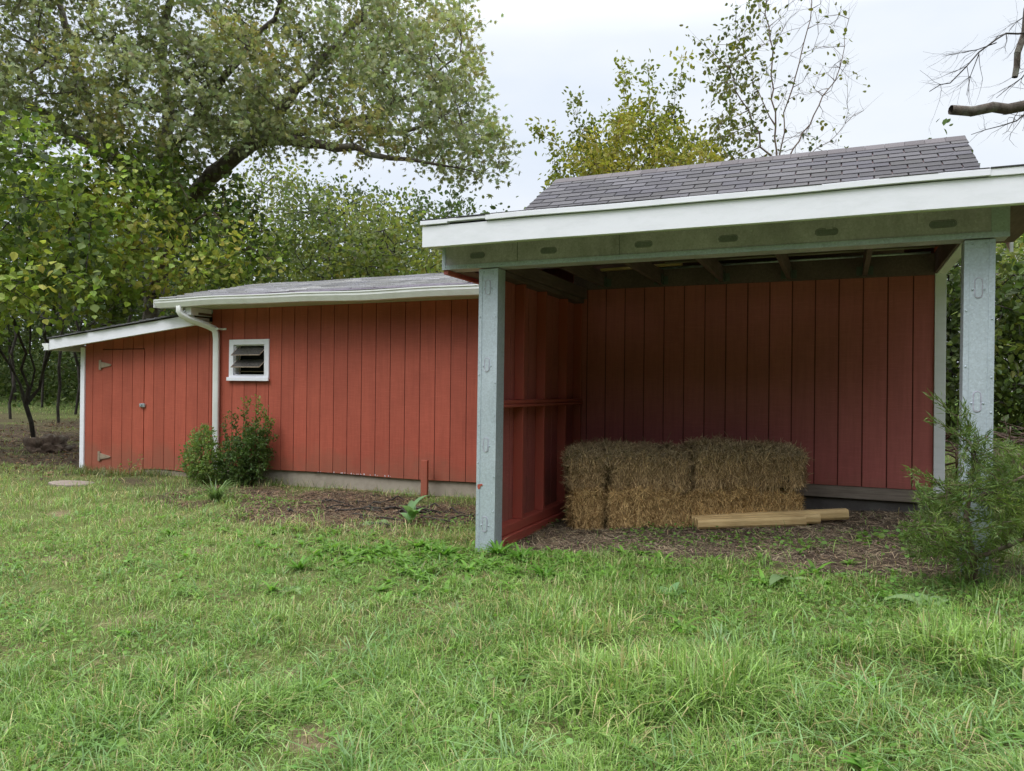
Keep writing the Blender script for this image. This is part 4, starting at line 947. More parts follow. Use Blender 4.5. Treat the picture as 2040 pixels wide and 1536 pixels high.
# pale building seen through the trees on the right
hb = empty('pale_building', P(2100, 640, 34), 'pale grey building far off behind the trees at the right edge', 'building')
c = P(2110, 600, 34); m = MB(); m.box(c[0]-3.2, c[0]+5, c[1], c[1]+6, 0.5, c[2]+3.2); m.build('wall', mat_paint('pale_wall', (.62, .58, .62), (.5, .48, .5), .3, .7), hb)
m = MB(); z0 = c[2]+3.2; m.prism([(c[1]-.4, z0-.1), (c[1]+3, z0+1.3), (c[1]+6.4, z0-.1), (c[1]+6.4, z0-.25), (c[1]+3, z0+1.15), (c[1]-.4, z0-.25)], 'x', c[0]-3.6, c[0]+5.4); m.build('roof', mat_paint('pale_roof', (.66, .62, .68), (.5, .48, .52), .3, .6), hb)

# ---------------------------------------------------------------- shrubs against the barn
PR = [(.06, .105, .03), (.11, .19, .045), (.18, .27, .07), (.30, .36, .11)]
def shrub(label, base, polys, seed, shoots, cols=PR, L=.034, per=5, name='privet_shrub', Z=9.45):
    rg = np.random.default_rng(seed)
    limbs = [[P(base[0], base[1]-25, Z)]]+[[P(a, b_, Z) if i else P(base[0], base[1]-10, Z) for i, (a, b_) in enumerate([(0, 0)]+sh)] for sh in shoots]
    return make_tree(name, label, 'shrub', P(base[0], base[1], Z), limbs, [dict(poly=p_, Z=Z, hz=h_, n=n_, gaps=.25, gs=.05) for p_, h_, n_ in polys],
      dict(tpl='oval', L=L, W=.6, cols=cols, per=per, spread=.022, flat=.35, droop=-.2), M_BARKB, step=.06, rt=.0018, rmax=.012, seed=seed, twigs=2, twl=.07, kill=.075, infl=.8, up=.35, thr=7, stem_jit=.004)
shrub('rounded dark green shrub left of the white downspout', (405, 962), [([(366, 920), (372, 890), (392, 862), (412, 852), (430, 880), (440, 920), (438, 960), (385, 962), (366, 945)], .22, 420)], 71, [[(400, 900), (408, 852)], [(385, 920), (370, 898)]])
shrub('taller green shrub right of the downspout with thin upright shoots', (480, 968), [([(438, 905), (455, 870), (480, 872), (500, 850), (530, 850), (542, 890), (538, 925), (510, 966), (440, 966), (432, 940)], .26, 620)], 72,
      [[(488, 880), (492, 805)], [(505, 880), (516, 800)], [(515, 900), (531, 832)], [(470, 900), (468, 832)], [(450, 900), (449, 845)], [(525, 900), (541, 842)]])
# little weed against the door
shrub('small pale seedling in front of the plank door', (258, 950), [([(245, 945), (250, 925), (270, 915), (282, 915), (270, 945)], .06, 26)], 73, [[(262, 930), (280, 914)], [(252, 930), (246, 928)]], [(.16, .20, .06), (.24, .26, .09), (.30, .30, .12)], .035, 1, 'seedling', 10.3)

# ---------------------------------------------------------------- cedar in front of the right post
rg = np.random.default_rng(81)
CB = P(1940, 1190, 4.25); CB[2] = float(gz(CB[0], CB[1]))-.03
ced = empty('cedar_shrub', CB, 'feathery green young cedar in front of the right steel post', 'shrub')
s = Skel(); s.chain([CB, P(1938, 1120, 4.22), P(1925, 1030, 4.2), P(1935, 960, 4.2), P(1945, 910, 4.15), P(1925, 840, 4.1), P(1921, 812, 4.1)], .04, .004, rg)
for ch in ([P(1930, 1090, 4.2), P(1870, 1060, 4.1), P(1800, 1050, 4.0)], [P(1935, 1110, 4.2), P(2010, 1090, 4.1), P(2080, 1050, 4.1)], [P(1925, 1000, 4.2), P(1860, 960, 4.1), P(1815, 938, 4.1)],
           [P(1930, 1000, 4.2), P(2010, 960, 4.15), P(2080, 930, 4.1)], [P(1940, 920, 4.15), P(1905, 830, 4.1), P(1862, 792, 4.1)], [P(1942, 900, 4.15), P(1965, 865, 4.1), P(1982, 880, 4.1)], [P(1930, 880, 4.1), P(1890, 855, 4.1), P(1858, 840, 4.1)]):
    s.chain(ch, .04, .005, rg)
A = np.concatenate([envelope([(1905, 930), (1960, 900), (2010, 880), (2100, 900), (2190, 960), (2190, 1080), (2100, 1110), (2030, 1090), (1990, 1120), (1890, 1130), (1800, 1110), (1790, 1070), (1830, 1010), (1800, 975), (1870, 980)], 4.3, .40, 1250, rg, .36, .03),
                    envelope([(1900, 850), (1930, 820), (1960, 870), (1990, 890), (1960, 940), (1910, 930)], 4.12, .12, 110, rg), envelope([(1860, 1080), (2030, 1080), (1990, 1140), (1900, 1150)], 4.2, .2, 60, rg)])
s.grow(A, .04, .6, .05, rg=rg, up=.15, jit=.2)
r = s.radii(.0016, 2.3, .035); N = np.array(s.n); par = np.array(s.p); V, f = s.mesh(r, 6)
np_mesh('trunk', V, [f], M_BARKB, ced, None, True)
ti = np.where((r < .011) & (par >= 0))[0]; d = unit(N[ti]-N[par[ti]])
rep = np.repeat(np.arange(len(ti)), 18); n = len(rep)
pos = N[ti][rep]+d[rep]*rg.uniform(-.03, .03, (n, 1))+rg.normal(0, .010, (n, 3)); dd = unit(d[rep]+rg.normal(0, .42, (n, 3))+np.array([0, 0, .15]))
key = np.clip(fbm(N[ti][:, 0]*6, N[ti][:, 2]*6+N[ti][:, 1]*4, 3)*1.6-.3, 0, 1)[rep]*.7+rg.random(n)*.3
leaf_mesh('crown', pos, dd, rg.uniform(.025, .065, n), rg.uniform(.004, .008, n), palette(rg, key, [(.06, .095, .03), (.11, .165, .045), (.17, .245, .06), (.26, .33, .085)]), 'lance', M_LEAF, ced, rg, .2)

# ---------------------------------------------------------------- straw bales
def bale(label, c, ang, L, Wd, H, seed, upper, cleft=None):
    """c: centre of the bottom; ang: turn about z; built of a packed core and strands"""
    rg = np.random.default_rng(seed); ca, sa = math.cos(ang), math.sin(ang); Rz = np.array([[ca, -sa, 0], [sa, ca, 0], [0, 0, 1.]])
    nx_, ny_, nz2 = 44, 20, 18; V = []; idx = {}
    def sq(t, p=.14): return t
    faces = []
    def grid(fu, nu, nv):
        base = len(V)
        for j in range(nv+1):
            for i in range(nu+1): V.append(fu(i/nu*2-1, j/nv*2-1))
        for j in range(nv):
            for i in range(nu): a = base+j*(nu+1)+i; faces.append((a, a+1, a+nu+2, a+nu+1))
    grid(lambda u, v: (u, -1, v), nx_, nz2); grid(lambda u, v: (-u, 1, v), nx_, nz2); grid(lambda u, v: (1, u, v), ny_, nz2)
    grid(lambda u, v: (-1, -u, v), ny_, nz2); grid(lambda u, v: (u, v, 1), nx_, ny_); grid(lambda u, v: (u, -v, -1), nx_, ny_)
    U = np.array(V)
    def shape(U):
        half = np.array([L/2, Wd/2, H/2]); rad = .06; Q = U*half; I = np.clip(Q, -(half-rad), half-rad); D = Q-I; dn = np.linalg.norm(D, axis=1, keepdims=True)
        Q = I+np.where(dn > 0, D/(dn+1e-9)*np.minimum(dn, rad*1.0), 0)
        # flakes bulge between the twines
        fl = .010*np.cos(Q[:, 0:1]*2*np.pi/.11+seed)*np.array([0, 1, .7])*np.sign(Q)*(np.abs(U) > .9)
        nn = (fbm(Q[:, 0]*14+Q[:, 1]*9+seed, Q[:, 2]*14+Q[:, 1]*11, 4)-.5)[:, None]*.075
        Q = Q+fl+U*nn*np.array([1, 1, 1])
        big = (fbm(Q[:, 0]*3.1+seed*3, Q[:, 2]*3+Q[:, 1]*3+seed, 2)-.5)[:, None]
        Q = Q+U*big*np.array([.05, .07, .05]); Q[:, 2] -= .03*(U[:, 2] > .5)*np.abs(U[:, 0])**4; Q[:, 1] += (-.03 if not upper else .015)*(U[:, 2] < .0)*(U[:, 1] < 0)
        if cleft is not None: g_ = np.exp(-((Q[:, 0]-cleft)/.034)**2)*(np.clip(.9-U[:, 2], 0, 1) if upper else 1); Q[:, 1] += g_*.13*(U[:, 1] < 0)*np.abs(U[:, 1]); Q[:, 2] -= g_*.01*(U[:, 2] > .9)
        Q[:, 2] += H/2; return Q
    Q = shape(U); 
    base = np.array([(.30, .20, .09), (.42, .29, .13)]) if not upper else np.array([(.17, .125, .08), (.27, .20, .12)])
    k = fbm(Q[:, 0]*20, Q[:, 2]*20+Q[:, 1]*13, 3)[:, None]; core = (base[0]*(1-k)+base[1]*k)*.5*(.25+.75*smooth01(1.0, .93, np.abs(U[:, 0:1])))  # core darkened, most at the ends, to paint shade between bales
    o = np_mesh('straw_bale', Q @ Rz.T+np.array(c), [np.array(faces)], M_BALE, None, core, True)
    # strands over the faces
    Vs, Fs, Cs, off = [], [], [], 0
    def strands(n, face):
        nonlocal off
        u, v = rg.uniform(-1, 1, n), rg.uniform(-1, 1, n)
        if face == 'front': U = np.stack([u, -np.ones(n), v], 1); nr = np.array([0, -1., 0]); t = np.stack([rg.normal(0, .45, n), rg.normal(0, .25, n), np.ones(n)], 1)
        if face == 'back': U = np.stack([u, np.ones(n), v], 1); nr = np.array([0, 1., 0]); t = np.stack([rg.normal(0, .45, n), rg.normal(0, .25, n), np.ones(n)], 1)
        if face == 'left': U = np.stack([-np.ones(n), u, v], 1); nr = np.array([-1., 0, 0]); t = rg.normal(0, 1, (n, 3))*np.array([.3, 1, 1])
        if face == 'right': U = np.stack([np.ones(n), u, v], 1); nr = np.array([1., 0, 0]); t = rg.normal(0, 1, (n, 3))*np.array([.3, 1, 1])
        if face == 'top': U = np.stack([u, v, np.ones(n)], 1); nr = np.array([0, 0, 1.]); t = rg.normal(0, 1, (n, 3))*np.array([1, 1, .22])
        q = shape(U); top = (U[:, 2] > .55)
        if face in ('front', 'back'):   # messy fringe near the upper edge
            m_ = rg.random(n) < np.where(top, .6, .12); t = np.where(m_[:, None], rg.normal(0, 1, (n, 3))*np.array([1, .4, .7]), t)
        q = q+nr*rg.uniform(.0, .018, n)[:, None]
        ln = rg.gamma(2.2, .022, n)+.018; w = rg.uniform(.0016, .0040, n); out_ = rg.random(n) < .06; q = q+nr*out_[:, None]*rg.uniform(0, .03, (n, 1)); t = t+nr*out_[:, None]*rg.uniform(.3, 1.2, (n, 1))
        Vv, ff = ribbons(q, t, np.broadcast_to(nr, t.shape)+rg.normal(0, .35, t.shape), ln, w, rg.normal(0, .18, n))
        kk = rg.random(n)[:, None]; lo = np.array([.20, .12, .05]); hi = np.array([.95, .72, .37])
        if upper: lo, hi = np.array([.19, .13, .07]), np.array([.82, .63, .37])
        cc = lo+(hi-lo)*kk**1.3
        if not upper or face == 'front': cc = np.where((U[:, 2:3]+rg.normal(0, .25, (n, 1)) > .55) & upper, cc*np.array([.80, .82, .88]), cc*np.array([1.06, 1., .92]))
        if cleft is not None: cc = cc*(1-.72*np.exp(-((q[:, 0:1]-cleft)/.040)**2)*(face == 'front')*np.clip(.45-U[:, 2:3], 0, 1))  # front strands darkened in the cleft, its shade put into the colour
        Vs.append(Vv); Fs.append(ff+off); off += len(Vv); Cs.append(np.repeat(cc, 6, 0))
    strands(int(8000*L), 'front'); strands(int(1500*L), 'back'); strands(2400, 'left'); strands(2400, 'right'); strands(int(6000*L), 'top')
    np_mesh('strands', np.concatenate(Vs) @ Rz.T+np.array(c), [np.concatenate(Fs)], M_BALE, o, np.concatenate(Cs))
    return tag(o, label, 'straw bale', 'straw bales stacked in the shelter')
BA = R_(18); bd = np.array([math.cos(BA), math.sin(BA), 0]); bn = np.array([-math.sin(BA), math.cos(BA), 0]); B0 = np.array([-2.185, 6.43, 0])
def bpos(s, z): q = B0+bd*s+bn*.21; return (q[0], q[1], z)
bale('lower left straw bale, golden, under the split bale', bpos(.50, .225), BA+.015, 1.02, .45, .365, 91, False, -.22)
bale('lower right straw bale, golden, behind the timbers', bpos(1.50, .285), BA+.02, .95, .42, .345, 92, False)
bale('upper left straw bale, grey-topped with a dark vertical split', bpos(.49, .607), BA-.02, 1.09, .43, .35, 93, True, -.19)
bale('upper right straw bale, grey and ragged, nearest the right post', bpos(1.53, .645), BA+.03, .96, .43, .36, 94, True)

# timbers
def timber(pts, w, h, label, seed):
    m = MB(); k = .35; sec = []
    p0, p1 = np.array(pts[0]), np.array(pts[1]); t = unit(p1-p0); s_ = unit(np.cross(t, [0, 0, 1.])); u_ = np.cross(s_, t); rg = random.Random(seed); rings = []
    for i in range(9):
        c = p0+(p1-p0)*i/8+s_*rg.uniform(-.002, .002)
        for (a, b) in [(-.5, -.25), (-.35, -.5), (.35, -.5), (.5, -.25), (.5, .25), (.35, .5), (-.35, .5), (-.5, .25)]: rings.append(c+s_*a*w+u_*b*h)
    f = [(i*8+j, i*8+(j+1) % 8, (i+1)*8+(j+1) % 8, (i+1)*8+j) for i in range(8) for j in range(8)]+[tuple(range(7, -1, -1)), tuple(range(64, 72))]
    m.add(rings, f); o = m.build('landscape_timber', M_TIMB, None, .003); tag(o, label, 'timber', 'timbers lying in front of the straw bales'); return o
def gp(x, y, dz=0): return (x, y, float(gzb(x, y))+dz)
timber([gp(-1.11, 6.50, .05), gp(-.27, 6.84, .05)], .085, .08, 'front and shortest of the three pale timbers by the straw bales', 1)
timber([gp(-1.15, 6.595, .055), gp(-.16, 6.935, .055)], .085, .08, 'middle one of the three pale timbers by the straw bales', 2)
timber([gp(-1.19, 6.69, .06), gp(.06, 7.06, .075)], .10, .085, 'rear and longest of the three pale timbers, sticking out furthest right', 3)

# ---------------------------------------------------------------- small things on the ground
m = MB(); z = float(gz(-4.3, 7.45)); m.box(-4.365, -4.285, 7.43, 7.47, z-.05, .668); o = m.build('red_stake', M_RED, None, .003); tag(o, 'short red-painted board standing upright against the barn wall near the left post', 'stake')
q = (-8.95, 6.55); z = float(gz(*q)); m = MB(); rg2 = random.Random(4); pts = []
for i in range(14):
    a = 2*math.pi*i/14; r = rg2.uniform(.85, 1.1); pts.append((q[0]+.34*r*math.cos(a), q[1]+.22*r*math.sin(a)))
m.prism(pts, 'z', z-.03, z+.016); o = m.build('flat_slab', M_GREYW, None, .01); tag(o, 'flat weathered wooden slab lying in the grass in front of the lean-to', 'slab')
# bark and root debris
rg = np.random.default_rng(31); Vs, Fs, off = [], [], 0
for i in range(60):
    x, y = rg.normal(-4.15, .55), rg.normal(6.55, .25); 
    if y > 7.4: continue
    z = float(gzb(x, y)); a = rg.normal(0, .5); L = rg.uniform(.08, .5); pts = [np.array([x, y, z+.01]), np.array([x+L*.5*math.cos(a), y+L*.5*math.sin(a), z+rg.uniform(.015, .05)]), np.array([x+L*math.cos(a+.2), y+L*math.sin(a+.2), z+.005])]
    pl_ = polyline(pts, .05); pl_ += rg.normal(0, .006, pl_.shape); r_ = np.full(len(pl_), rg.uniform(.003, .012)); V, f = cones(pl_[:-1], pl_[1:], r_[:-1], r_[1:]*.9, 5); Vs.append(V); Fs.append(f+off); off += len(V)
o = np_mesh('bark_debris', np.concatenate(Vs), [np.concatenate(Fs)], M_BARKD, None, None, True); tag(o, None, None, None, 'stuff')
# brush pile and log on the right
rg = np.random.default_rng(32); q = P(2060, 890, 8.6)
m = MB(); zq = float(gz(q[0], q[1])); m.tube([(q[0]-.75, q[1]+.2, zq+.16), (q[0]-.2, q[1]+.15, zq+.18), (q[0]+.9, q[1]+.1, zq+.16)], [.15, .17, .16], 12); o = m.build('fallen_log', M_BARKB, None, smooth=True); tag(o, 'brown rotting log in front of the brush right of the right post', 'log')
Vs, Fs, off = [], [], 0
for i in range(130):
    a = q+np.array([rg.normal(.1, .7), rg.uniform(.1, 1.0), 0]); a[2] = zq+rg.uniform(.05, .55); dd = unit(rg.normal(0, 1, 3)*np.array([1, .5, .25])); L = rg.uniform(.3, 1.1)
    pl_ = polyline([a-dd*L/2, a+np.array([0, 0, .06]), a+dd*L/2], .12); r_ = np.linspace(rg.uniform(.005, .02), .003, len(pl_)); V, f = cones(pl_[:-1], pl_[1:], r_[:-1], r_[1:], 5); Vs.append(V); Fs.append(f+off); off += len(V)
o = np_mesh('brush_pile', np.concatenate(Vs), [np.concatenate(Fs)], M_BARKB, None, None, True); tag(o, None, None, None, 'stuff')

# ---------------------------------------------------------------- grass
def blades(x, y, h, w, az, lean, col, zoff=0):
    n = len(x); z = gzb(x, y)-.006+zoff; d = np.stack([np.cos(az), np.sin(az), np.zeros(n)], 1); s = np.stack([-np.sin(az), np.cos(az), np.zeros(n)], 1)
    base = np.stack([x, y, z], 1); out = []
    for t, wf in ((0, .7), (.38, 1.0), (.74, .72)):
        c = base+d*(lean*h*t**2)[:, None]+np.array([0, 0, 1.])*(h*(t-.42*np.minimum(lean, 1.3)*t**2))[:, None]
        out += [c-s*(w*wf/2)[:, None], c+s*(w*wf/2)[:, None]]
    out.append(base+d*(lean*h)[:, None]+np.array([0, 0, 1.])*(h*(1-.52*np.minimum(lean, 1.4)))[:, None])
    V = np.stack(out, 1).reshape(-1, 3); b = (np.arange(n)*7)[:, None]
    shade = np.tile(np.array([.80, .80, 1, 1, 1.08, 1.08, 1.12]), n)[:, None]   # blades yellow-pale towards the tip, shade painted in at the root
    C = np.repeat(col, 7, 0); C = C*(1+(shade-1)*np.array([1.1, 1.0, .6]))
    return V, [np.concatenate([b+np.array([[0, 1, 3, 2]]), b+np.array([[2, 3, 5, 4]])]), b+np.array([[4, 5, 6]])], C
rg = np.random.default_rng(101)
def outside(x, y):
    return ~((y > 7.57) & (y < 13) & (x > -10.2) & (x < .85)) & ~((np.abs(y-5.43) < .09) & ((np.abs(x+2.56) < .1) | (np.abs(x-.76) < .1)))
GC = np.array([(.095, .175, .04), (.15, .265, .06), (.215, .35, .085), (.295, .43, .14), (.38, .46, .20)])
N0 = 560000
az0 = rg.uniform(R_(-36), R_(82), N0); rr = 1.5*(34/1.5)**rg.random(N0); x, y = -rr*np.sin(az0), rr*np.cos(az0)
dens = (1-bare(x, y)*.97)*(.35+.65*smooth01(.28, .5, fbm(x*4+3, y*4+7, 3)))
k = outside(x, y) & (rg.random(N0) < dens); x, y, rr = x[k], y[k], rr[k]; n = len(x)
tall = smooth01(.50, .68, fbm(x*1.6+20, y*1.6+33, 3))*smooth01(5.0, 3.4, y-.25*(x+1))*smooth01(-3.6, -2.0, x)
mid = smooth01(.45, .65, fbm(x*2.6+60, y*2.6+13, 3))
h = rg.uniform(.035, .085, n)*(1+.8*mid)+tall*rg.uniform(.04, .17, n)
leafy = rg.random(n); w = rg.uniform(.0018, .0038, n)*(1+.6*tall)*(1+rr*.10)
dryk = smooth01(.35, .7, fbm(x*.8+5, y*.8+2, 3)+.15*rg.normal(0, 1, n)*.5)*.5
kk = np.clip(.25+.5*fbm(x*1.1+40, y*1.1+4, 3)+rg.normal(0, .20, n), 0, .999)*(len(GC)-1); i = kk.astype(int); f = (kk-i)[:, None]
col = GC[i]*(1-f)+GC[i+1]*f
lush = smooth01(.35, .75, fbm(x*.55+90, y*.55+12, 3))[:, None]
col = col*(1-lush*.15)+lush*.15*np.array([.12, .28, .06])
zone = (np.exp(-((x+3.9)/1.3)**2-((y-5.45)/.35)**2)*.8+smooth01(6, 8, y)*.35*(x < -5)+.25*smooth01(4.0, 5.5, y))
dry = rg.random(n) < (.07+.28*dryk+.5*zone)
col[dry] = np.array([.44, .38, .20])*rg.uniform(.5, 1.2, (dry.sum(), 1)); h = h*(1+.9*np.clip(zone, 0, 1)*(rg.random(n) < .4)*(y < 6))
col *= rg.uniform(.6, 1.4, (n, 1))
V, Fc, C = blades(x, y, h, w, rg.uniform(0, 2*np.pi, n), np.abs(rg.normal(.75, .45, n)), col)
o = np_mesh('lawn_grass', V, Fc, M_GRASS, None, C); tag(o, None, None, None, 'stuff')
# coarse long grass in tussocks
nt = 1300; tx = rg.uniform(-7.5, 2.2, nt); ty = rg.uniform(1.6, 7.2, nt)
p_ = .9*smooth01(4.6, 3.2, ty-.25*(tx+1))*smooth01(-4.2, -1.6, tx)+.12
k = (rg.random(nt) < p_) & outside(tx, ty) & (bare(tx, ty) < .5); tx, ty = tx[k], ty[k]
cnt = rg.integers(6, 30, len(tx)); rep = np.repeat(np.arange(len(tx)), cnt); n = len(rep); rad = rg.uniform(.05, .22, len(tx))[rep]
a = rg.uniform(0, 2*np.pi, n); x = tx[rep]+rad*np.cos(a)*rg.random(n); y = ty[rep]+rad*np.sin(a)*rg.random(n)
sz = (rg.uniform(.7, 1.25, len(tx))*(.72+.28*smooth01(4.5, 3.0, ty)))[rep]
h = rg.uniform(.09, .22, n)*sz; w = rg.uniform(.0035, .0075, n); kt = rg.uniform(0, 1, len(tx))[rep][:, None]
col = (np.array([.112, .225, .052])*(1-kt)+np.array([.215, .345, .145])*kt)*rg.uniform(.75, 1.3, (n, 1)); dry = rg.random(n) < .06; col[dry] = (.34, .30, .14)
V, Fc, C = blades(x, y, h, w, a+rg.normal(0, .8, n), rg.uniform(.5, 1.9, n), col)
o = np_mesh('long_grass', V, Fc, M_GRASS, None, C); tag(o, None, None, None, 'stuff')
# fringe of grass at the foot of the walls and posts
nf = 5200; x = rg.uniform(-10.3, -2.7, nf); y = 7.56-np.abs(rg.normal(0, .14, nf))
k = (rg.random(nf) < smooth01(.40, .6, fbm(x*2.1+7, y*0+3, 3))) & ((x < -6.4) | (x > -3.6) | (rg.random(nf) < .25)); x, y = x[k], y[k]; n = len(x)
col = np.array([.10, .15, .05])*rg.uniform(.6, 1.5, (n, 1))*np.ones(3); d_ = rg.random(n) < .3; col[d_] = np.array([.30, .26, .13])
V, Fc, C = blades(x, y, rg.uniform(.06, .20, n), rg.uniform(.003, .005, n), rg.uniform(0, 6.28, n), rg.uniform(.2, 1, n), col)
o = np_mesh('wall_grass', V, Fc, M_GRASS, None, C); tag(o, None, None, None, 'stuff')
# clover and creeping leaves
n = 60000; x = rg.uniform(-7, 2.6, n); y = rg.uniform(1.8, 6.6, n)
cl = smooth01(.50, .62, fbm(x*1.5+81, y*1.5+55, 3))*.45+blob(x, y, .2, 4.5, 1.0, .6)*.9+blob(x, y, .45, 6.6, .5, .6)*.5+blob(x, y, -2.2, 4.9, .9, .3)*.5+smooth01(.48, .58, fbm(x*1.1+11, y*1.1+155, 3))*.3*(1-np.clip(shelter_floor(x, y)*1.5, 0, 1))
k = (rg.random(n) < cl) & outside(x, y); x, y = x[k], y[k]; n = len(x); z = gzb(x, y)+rg.uniform(.008, .055, n)
L = rg.uniform(.012, .028, n)*(1+.7*blob(x, y, .3, 6.0, .8, 1.0))
o = leaf_mesh('clover_leaves', np.stack([x, y, z], 1), rg.normal(0, 1, (n, 3))*np.array([1, 1, .3]), L, L, palette(rg, rg.random(n), [(.10, .20, .04), (.15, .28, .05), (.20, .34, .09)]), 'round', M_LEAF, None, rg, .75)
tag(o, None, None, None, 'stuff')
# loose straw and needles
def litter(name, n, fx, cols, Lr, wr, zo=.012):
    x, y = fx(n); z = gzb(x, y)+rg.uniform(.002, zo, len(x)); n = len(x); a = rg.uniform(0, 6.28, n)
    t = np.stack([np.cos(a), np.sin(a), rg.normal(0, .10, n)], 1)
    V, f = ribbons(np.stack([x, y, z], 1), t, np.array([0, 0, 1.])+rg.normal(0, .3, (n, 3)), rg.uniform(*Lr, n), rg.uniform(*wr, n), rg.normal(0, .10, n))
    o = np_mesh(name, V, [f], M_BALE, None, np.repeat(palette(rg, rg.random(n), cols, .3), 6, 0)); return tag(o, None, None, None, 'stuff')
def f1(n):
    x = rg.uniform(-2.6, 1.4, n); y = rg.uniform(5.0, 7.6, n); k = (rg.random(n) < shelter_floor(x, y)*(.35+.65*smooth01(.4, .6, fbm(x*2.5, y*2.5, 3))+.6*blob(x, y, -2.0, 6.0, .7, .5))); return x[k], y[k]
litter('loose_straw', 42000, f1, [(.06, .045, .032), (.13, .10, .07), (.27, .21, .14), (.55, .44, .29)], (.03, .16), (.0015, .0035))
def f2(n):
    x = np.concatenate([rg.uniform(-7.2, -2.8, n//2), rg.uniform(-19, -9.5, n-n//2)]); y = np.concatenate([rg.uniform(5.4, 7.6, n//2), rg.uniform(5.5, 15, n-n//2)])
    k = (rg.random(n) < bare(x, y)*1.1) & outside(x, y); return x[k], y[k]
litter('brown_needles', 60000, f2, [(.05, .038, .028), (.11, .08, .055), (.21, .13, .08), (.34, .26, .16)], (.03, .16), (.002, .005), .02)
def f3(n):
    x = rg.uniform(-6, 2.2, n); y = rg.uniform(1.6, 6.2, n); k = rg.random(n) < .12+.8*smooth01(.55, .75, fbm(x*2.3+31, y*2.3+11, 3)); return x[k], y[k]
litter('dry_thatch', 26000, f3, [(.16, .12, .07), (.28, .22, .13), (.36, .28, .16)], (.03, .09), (.0015, .003), .03)
def f4(n):
    x = rg.uniform(-20, -9.6, n); y = rg.uniform(6.5, 15, n); return x, y
x, y = f4(2600); n = len(x); o = leaf_mesh('fallen_leaves', np.stack([x, y, gzb(x, y)+.015], 1), rg.normal(0, 1, (n, 3))*np.array([1, 1, .2]), rg.uniform(.05, .10, n), rg.uniform(.03, .07, n), palette(rg, rg.random(n), [(.06, .04, .03), (.14, .09, .055), (.25, .16, .09)]), 'oval', M_LEAFM, None, rg, .7)
tag(o, None, None, None, 'stuff')

# ---------------------------------------------------------------- single weeds one can point to
def strap(c, az, L, w, lift, col, n=7, fold=.12, droop=1.0):
    """one long leaf as a curved folded strip with a midrib; returns verts, quads, colours"""
    d = np.array([math.cos(az), math.sin(az), 0]); s_ = np.array([-math.sin(az), math.cos(az), 0]); V = []; C = []
    p = np.array(c, float); an = lift
    for i in range(n+1):
        t = i/n; ww = w*(math.sin(math.pi*min(1, t*.93+.07)**.75)**.8+.03)/2
        up_ = np.array([0, 0, 1])*math.cos(an)-d*math.sin(an)
        V += [p-s_*ww+up_*fold*ww*2, p, p+s_*ww+up_*fold*ww*2]; C += [col*1.0, col*1.12, col*1.0]
        an -= droop*(1.2/n); p = p+(d*math.cos(an)+np.array([0, 0, 1])*math.sin(an))*L/n
    F_ = [(i*3+j, i*3+j+1, i*3+j+4, i*3+j+3) for i in range(n) for j in (0, 1)]
    return np.array(V), np.array(F_), np.array(C)
def weed(name, label, cat, xy, nl, L, w, lift, col, seed, group=None, droop=1.0, stem=0, round_=False):
    rg = np.random.default_rng(seed); x, y = xy; z = float(gzb(x, y)); Vs, Fs, Cs, off = [], [], [], 0
    for i in range(nl):
        a = i*2.4+rg.uniform(-.4, .4); hz_ = stem*rg.random() if stem else 0
        V, f, C = strap((x+.01*math.cos(a), y+.01*math.sin(a), z+.005+hz_), a, L*rg.uniform(.65, 1.15), w*rg.uniform(.8, 1.15), lift*rg.uniform(.7, 1.2), np.array(col)*rg.uniform(.75, 1.25), droop=droop*rg.uniform(.7, 1.3))
        Vs.append(V); Fs.append(f+off); Cs.append(C); off += len(V)
    o = np_mesh(name, np.concatenate(Vs), [np.concatenate(Fs)], M_LEAF, None, np.concatenate(Cs), True)
    return tag(o, label, cat, group)
PALE, LUSH, BLUE = (.24, .36, .16), (.11, .25, .035), (.18, .32, .14)
weed('broadleaf_weed', 'pale heart-leaved weed with drooping leaves left of the dark bark patch', 'weed', (-3.99, 5.95), 5, .17, .12, .9, PALE, 1, droop=1.9)
weed('broadleaf_weed', 'upright big-leaved weed growing out of the dark bark patch by the barn', 'weed', (-3.68, 6.1), 7, .22, .09, 1.15, BLUE, 2, droop=.9, stem=.15)
weed('broadleaf_weed', 'pale broad-leaved plant flat in the foreground lawn below the left post', 'weed', (-2.48, 4.13), 5, .14, .08, .7, PALE, 3, droop=1.6)
weed('broadleaf_weed', 'two upright pale round leaves in the lawn below the shelter floor', 'weed', (-.9, 4.38), 4, .12, .085, 1.2, BLUE, 4, droop=.6)
weed('broadleaf_weed', 'small pale round-leaved plant alone in the middle foreground', 'weed', (-1.27, 3.65), 4, .09, .07, 1.1, BLUE, 5, droop=.8)
weed('broadleaf_weed', 'long pale dock leaf lying sideways left of the cedar', 'weed', (-.28, 4.88), 3, .26, .08, .6, PALE, 6, droop=1.0)
weed('broadleaf_weed', 'large pale dock with wide leaves just in front of the cedar foot', 'weed', (.42, 4.42), 7, .25, .10, .75, PALE, 7, droop=1.2)
weed('broadleaf_weed', 'low weed with rounded leaves left of the foreground middle', 'weed', (-3.3, 3.95), 5, .13, .07, .6, PALE, 8, droop=1.4)
gl = ['dense', 'spiky']
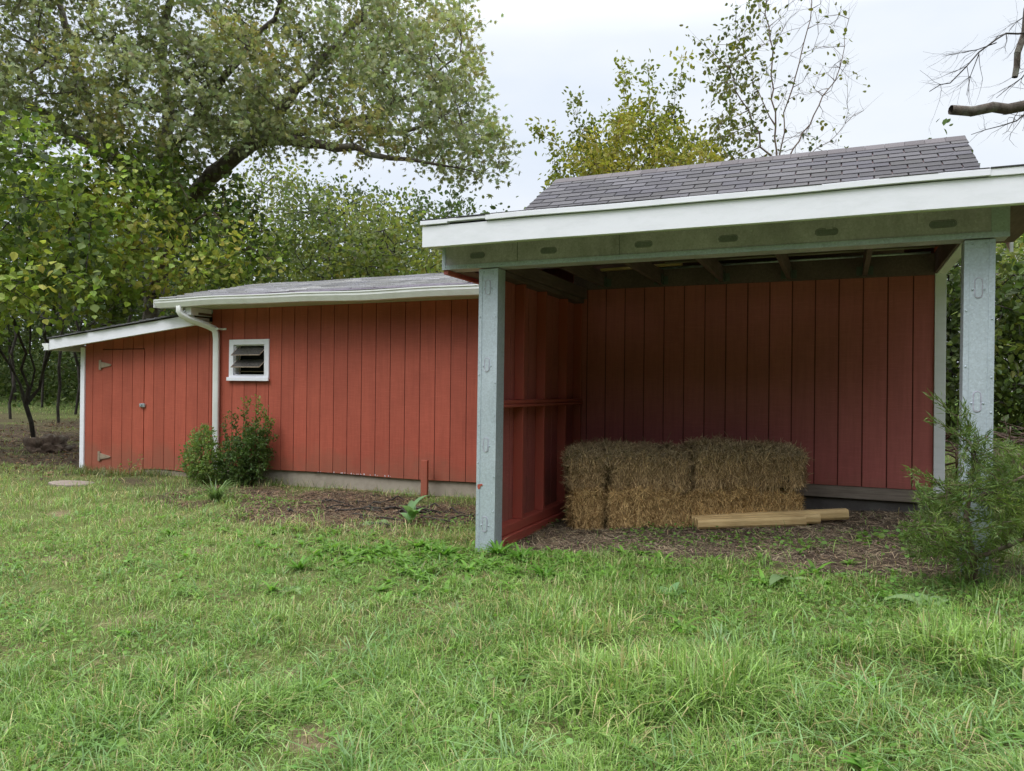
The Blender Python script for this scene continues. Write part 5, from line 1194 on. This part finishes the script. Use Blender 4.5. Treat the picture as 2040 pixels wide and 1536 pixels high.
for i, (xy, L, nl, lab) in enumerate([((-2.38, 5.22), .24, 34, 'lush bright green dandelion clump at the foot of the left post'), ((-2.15, 5.12), .22, 30, 'lush dandelion clump just right of the left post foot'), ((-1.80, 4.70), .20, 18, 'bright dandelion rosette a step right of the left post'),
    ((-2.75, 5.05), .20, 26, 'dandelion clump in front of and left of the left post'), ((-3.05, 5.25), .19, 24, 'dandelion clump between the left post and the bark patch'), ((-3.55, 4.35), .19, 20, 'dandelion clump left of the posts, lowest in the lawn'),
    ((-3.30, 4.95), .18, 20, 'dandelion clump in the lawn below the dry grass strip'), ((-4.3, 4.75), .17, 14, 'dandelion rosette furthest left in the lawn'), ((.1, 2.75), .12, 14, 'yellow-green rosette in the long grass at the lower right'), ((-.45, 2.95), .11, 13, 'yellow-green leafy rosette in the lower middle of the long grass')]):
    weed('dandelion_clump', lab, 'weed', xy, nl, L*.8, .024, 1.05, LUSH, 20+i, 'bright leafy rosettes in the lawn', droop=.9)
# arching ribbon-grass clump in front of the shrubs
rg = np.random.default_rng(61); n = 90; a = rg.uniform(0, 6.28, n)
V, Fc, C = blades(-6.25+.05*np.cos(a)*rg.random(n), 6.25+.05*np.sin(a)*rg.random(n), rg.uniform(.22, .42, n), rg.uniform(.008, .014, n), a, rg.uniform(.5, 1.4, n), np.array([.13, .21, .07])*rg.uniform(.7, 1.4, (n, 1)))
o = np_mesh('grass_clump', V, Fc, M_GRASS, None, C); tag(o, 'arching clump of wide grass blades in front of the shrubs', 'grass clump')

# unnumbered leafy weeds thickening the lawn near the posts
rg = np.random.default_rng(303); Vs, Fs, Cs, off = [], [], [], 0
for i in range(330):
    x, y = rg.normal(-2.5, .95), rg.normal(4.95, .34)
    if rg.random() < .3: x, y = rg.uniform(-6, 1.8), rg.uniform(2.2, 5.5)
    if y > 5.5 or not outside(np.array([x]), np.array([y]))[0]: continue
    z = float(gzb(x, y)); L0 = rg.uniform(.07, .15)
    for j in range(int(rg.integers(6, 15))):
        V, f, C = strap((x, y, z), j*2.4+rg.uniform(-.4, .4), L0*rg.uniform(.6, 1.2), L0*rg.uniform(.15, .25), rg.uniform(.7, 1.3), np.array(LUSH)*rg.uniform(.8, 1.5)*np.array([1.15, 1, 1.2]), n=4)
        Vs.append(V); Fs.append(f+off); Cs.append(C); off += len(V)
o = np_mesh('leafy_weeds', np.concatenate(Vs), [np.concatenate(Fs)], M_LEAF, None, np.concatenate(Cs), True); tag(o, None, None, None, 'stuff')
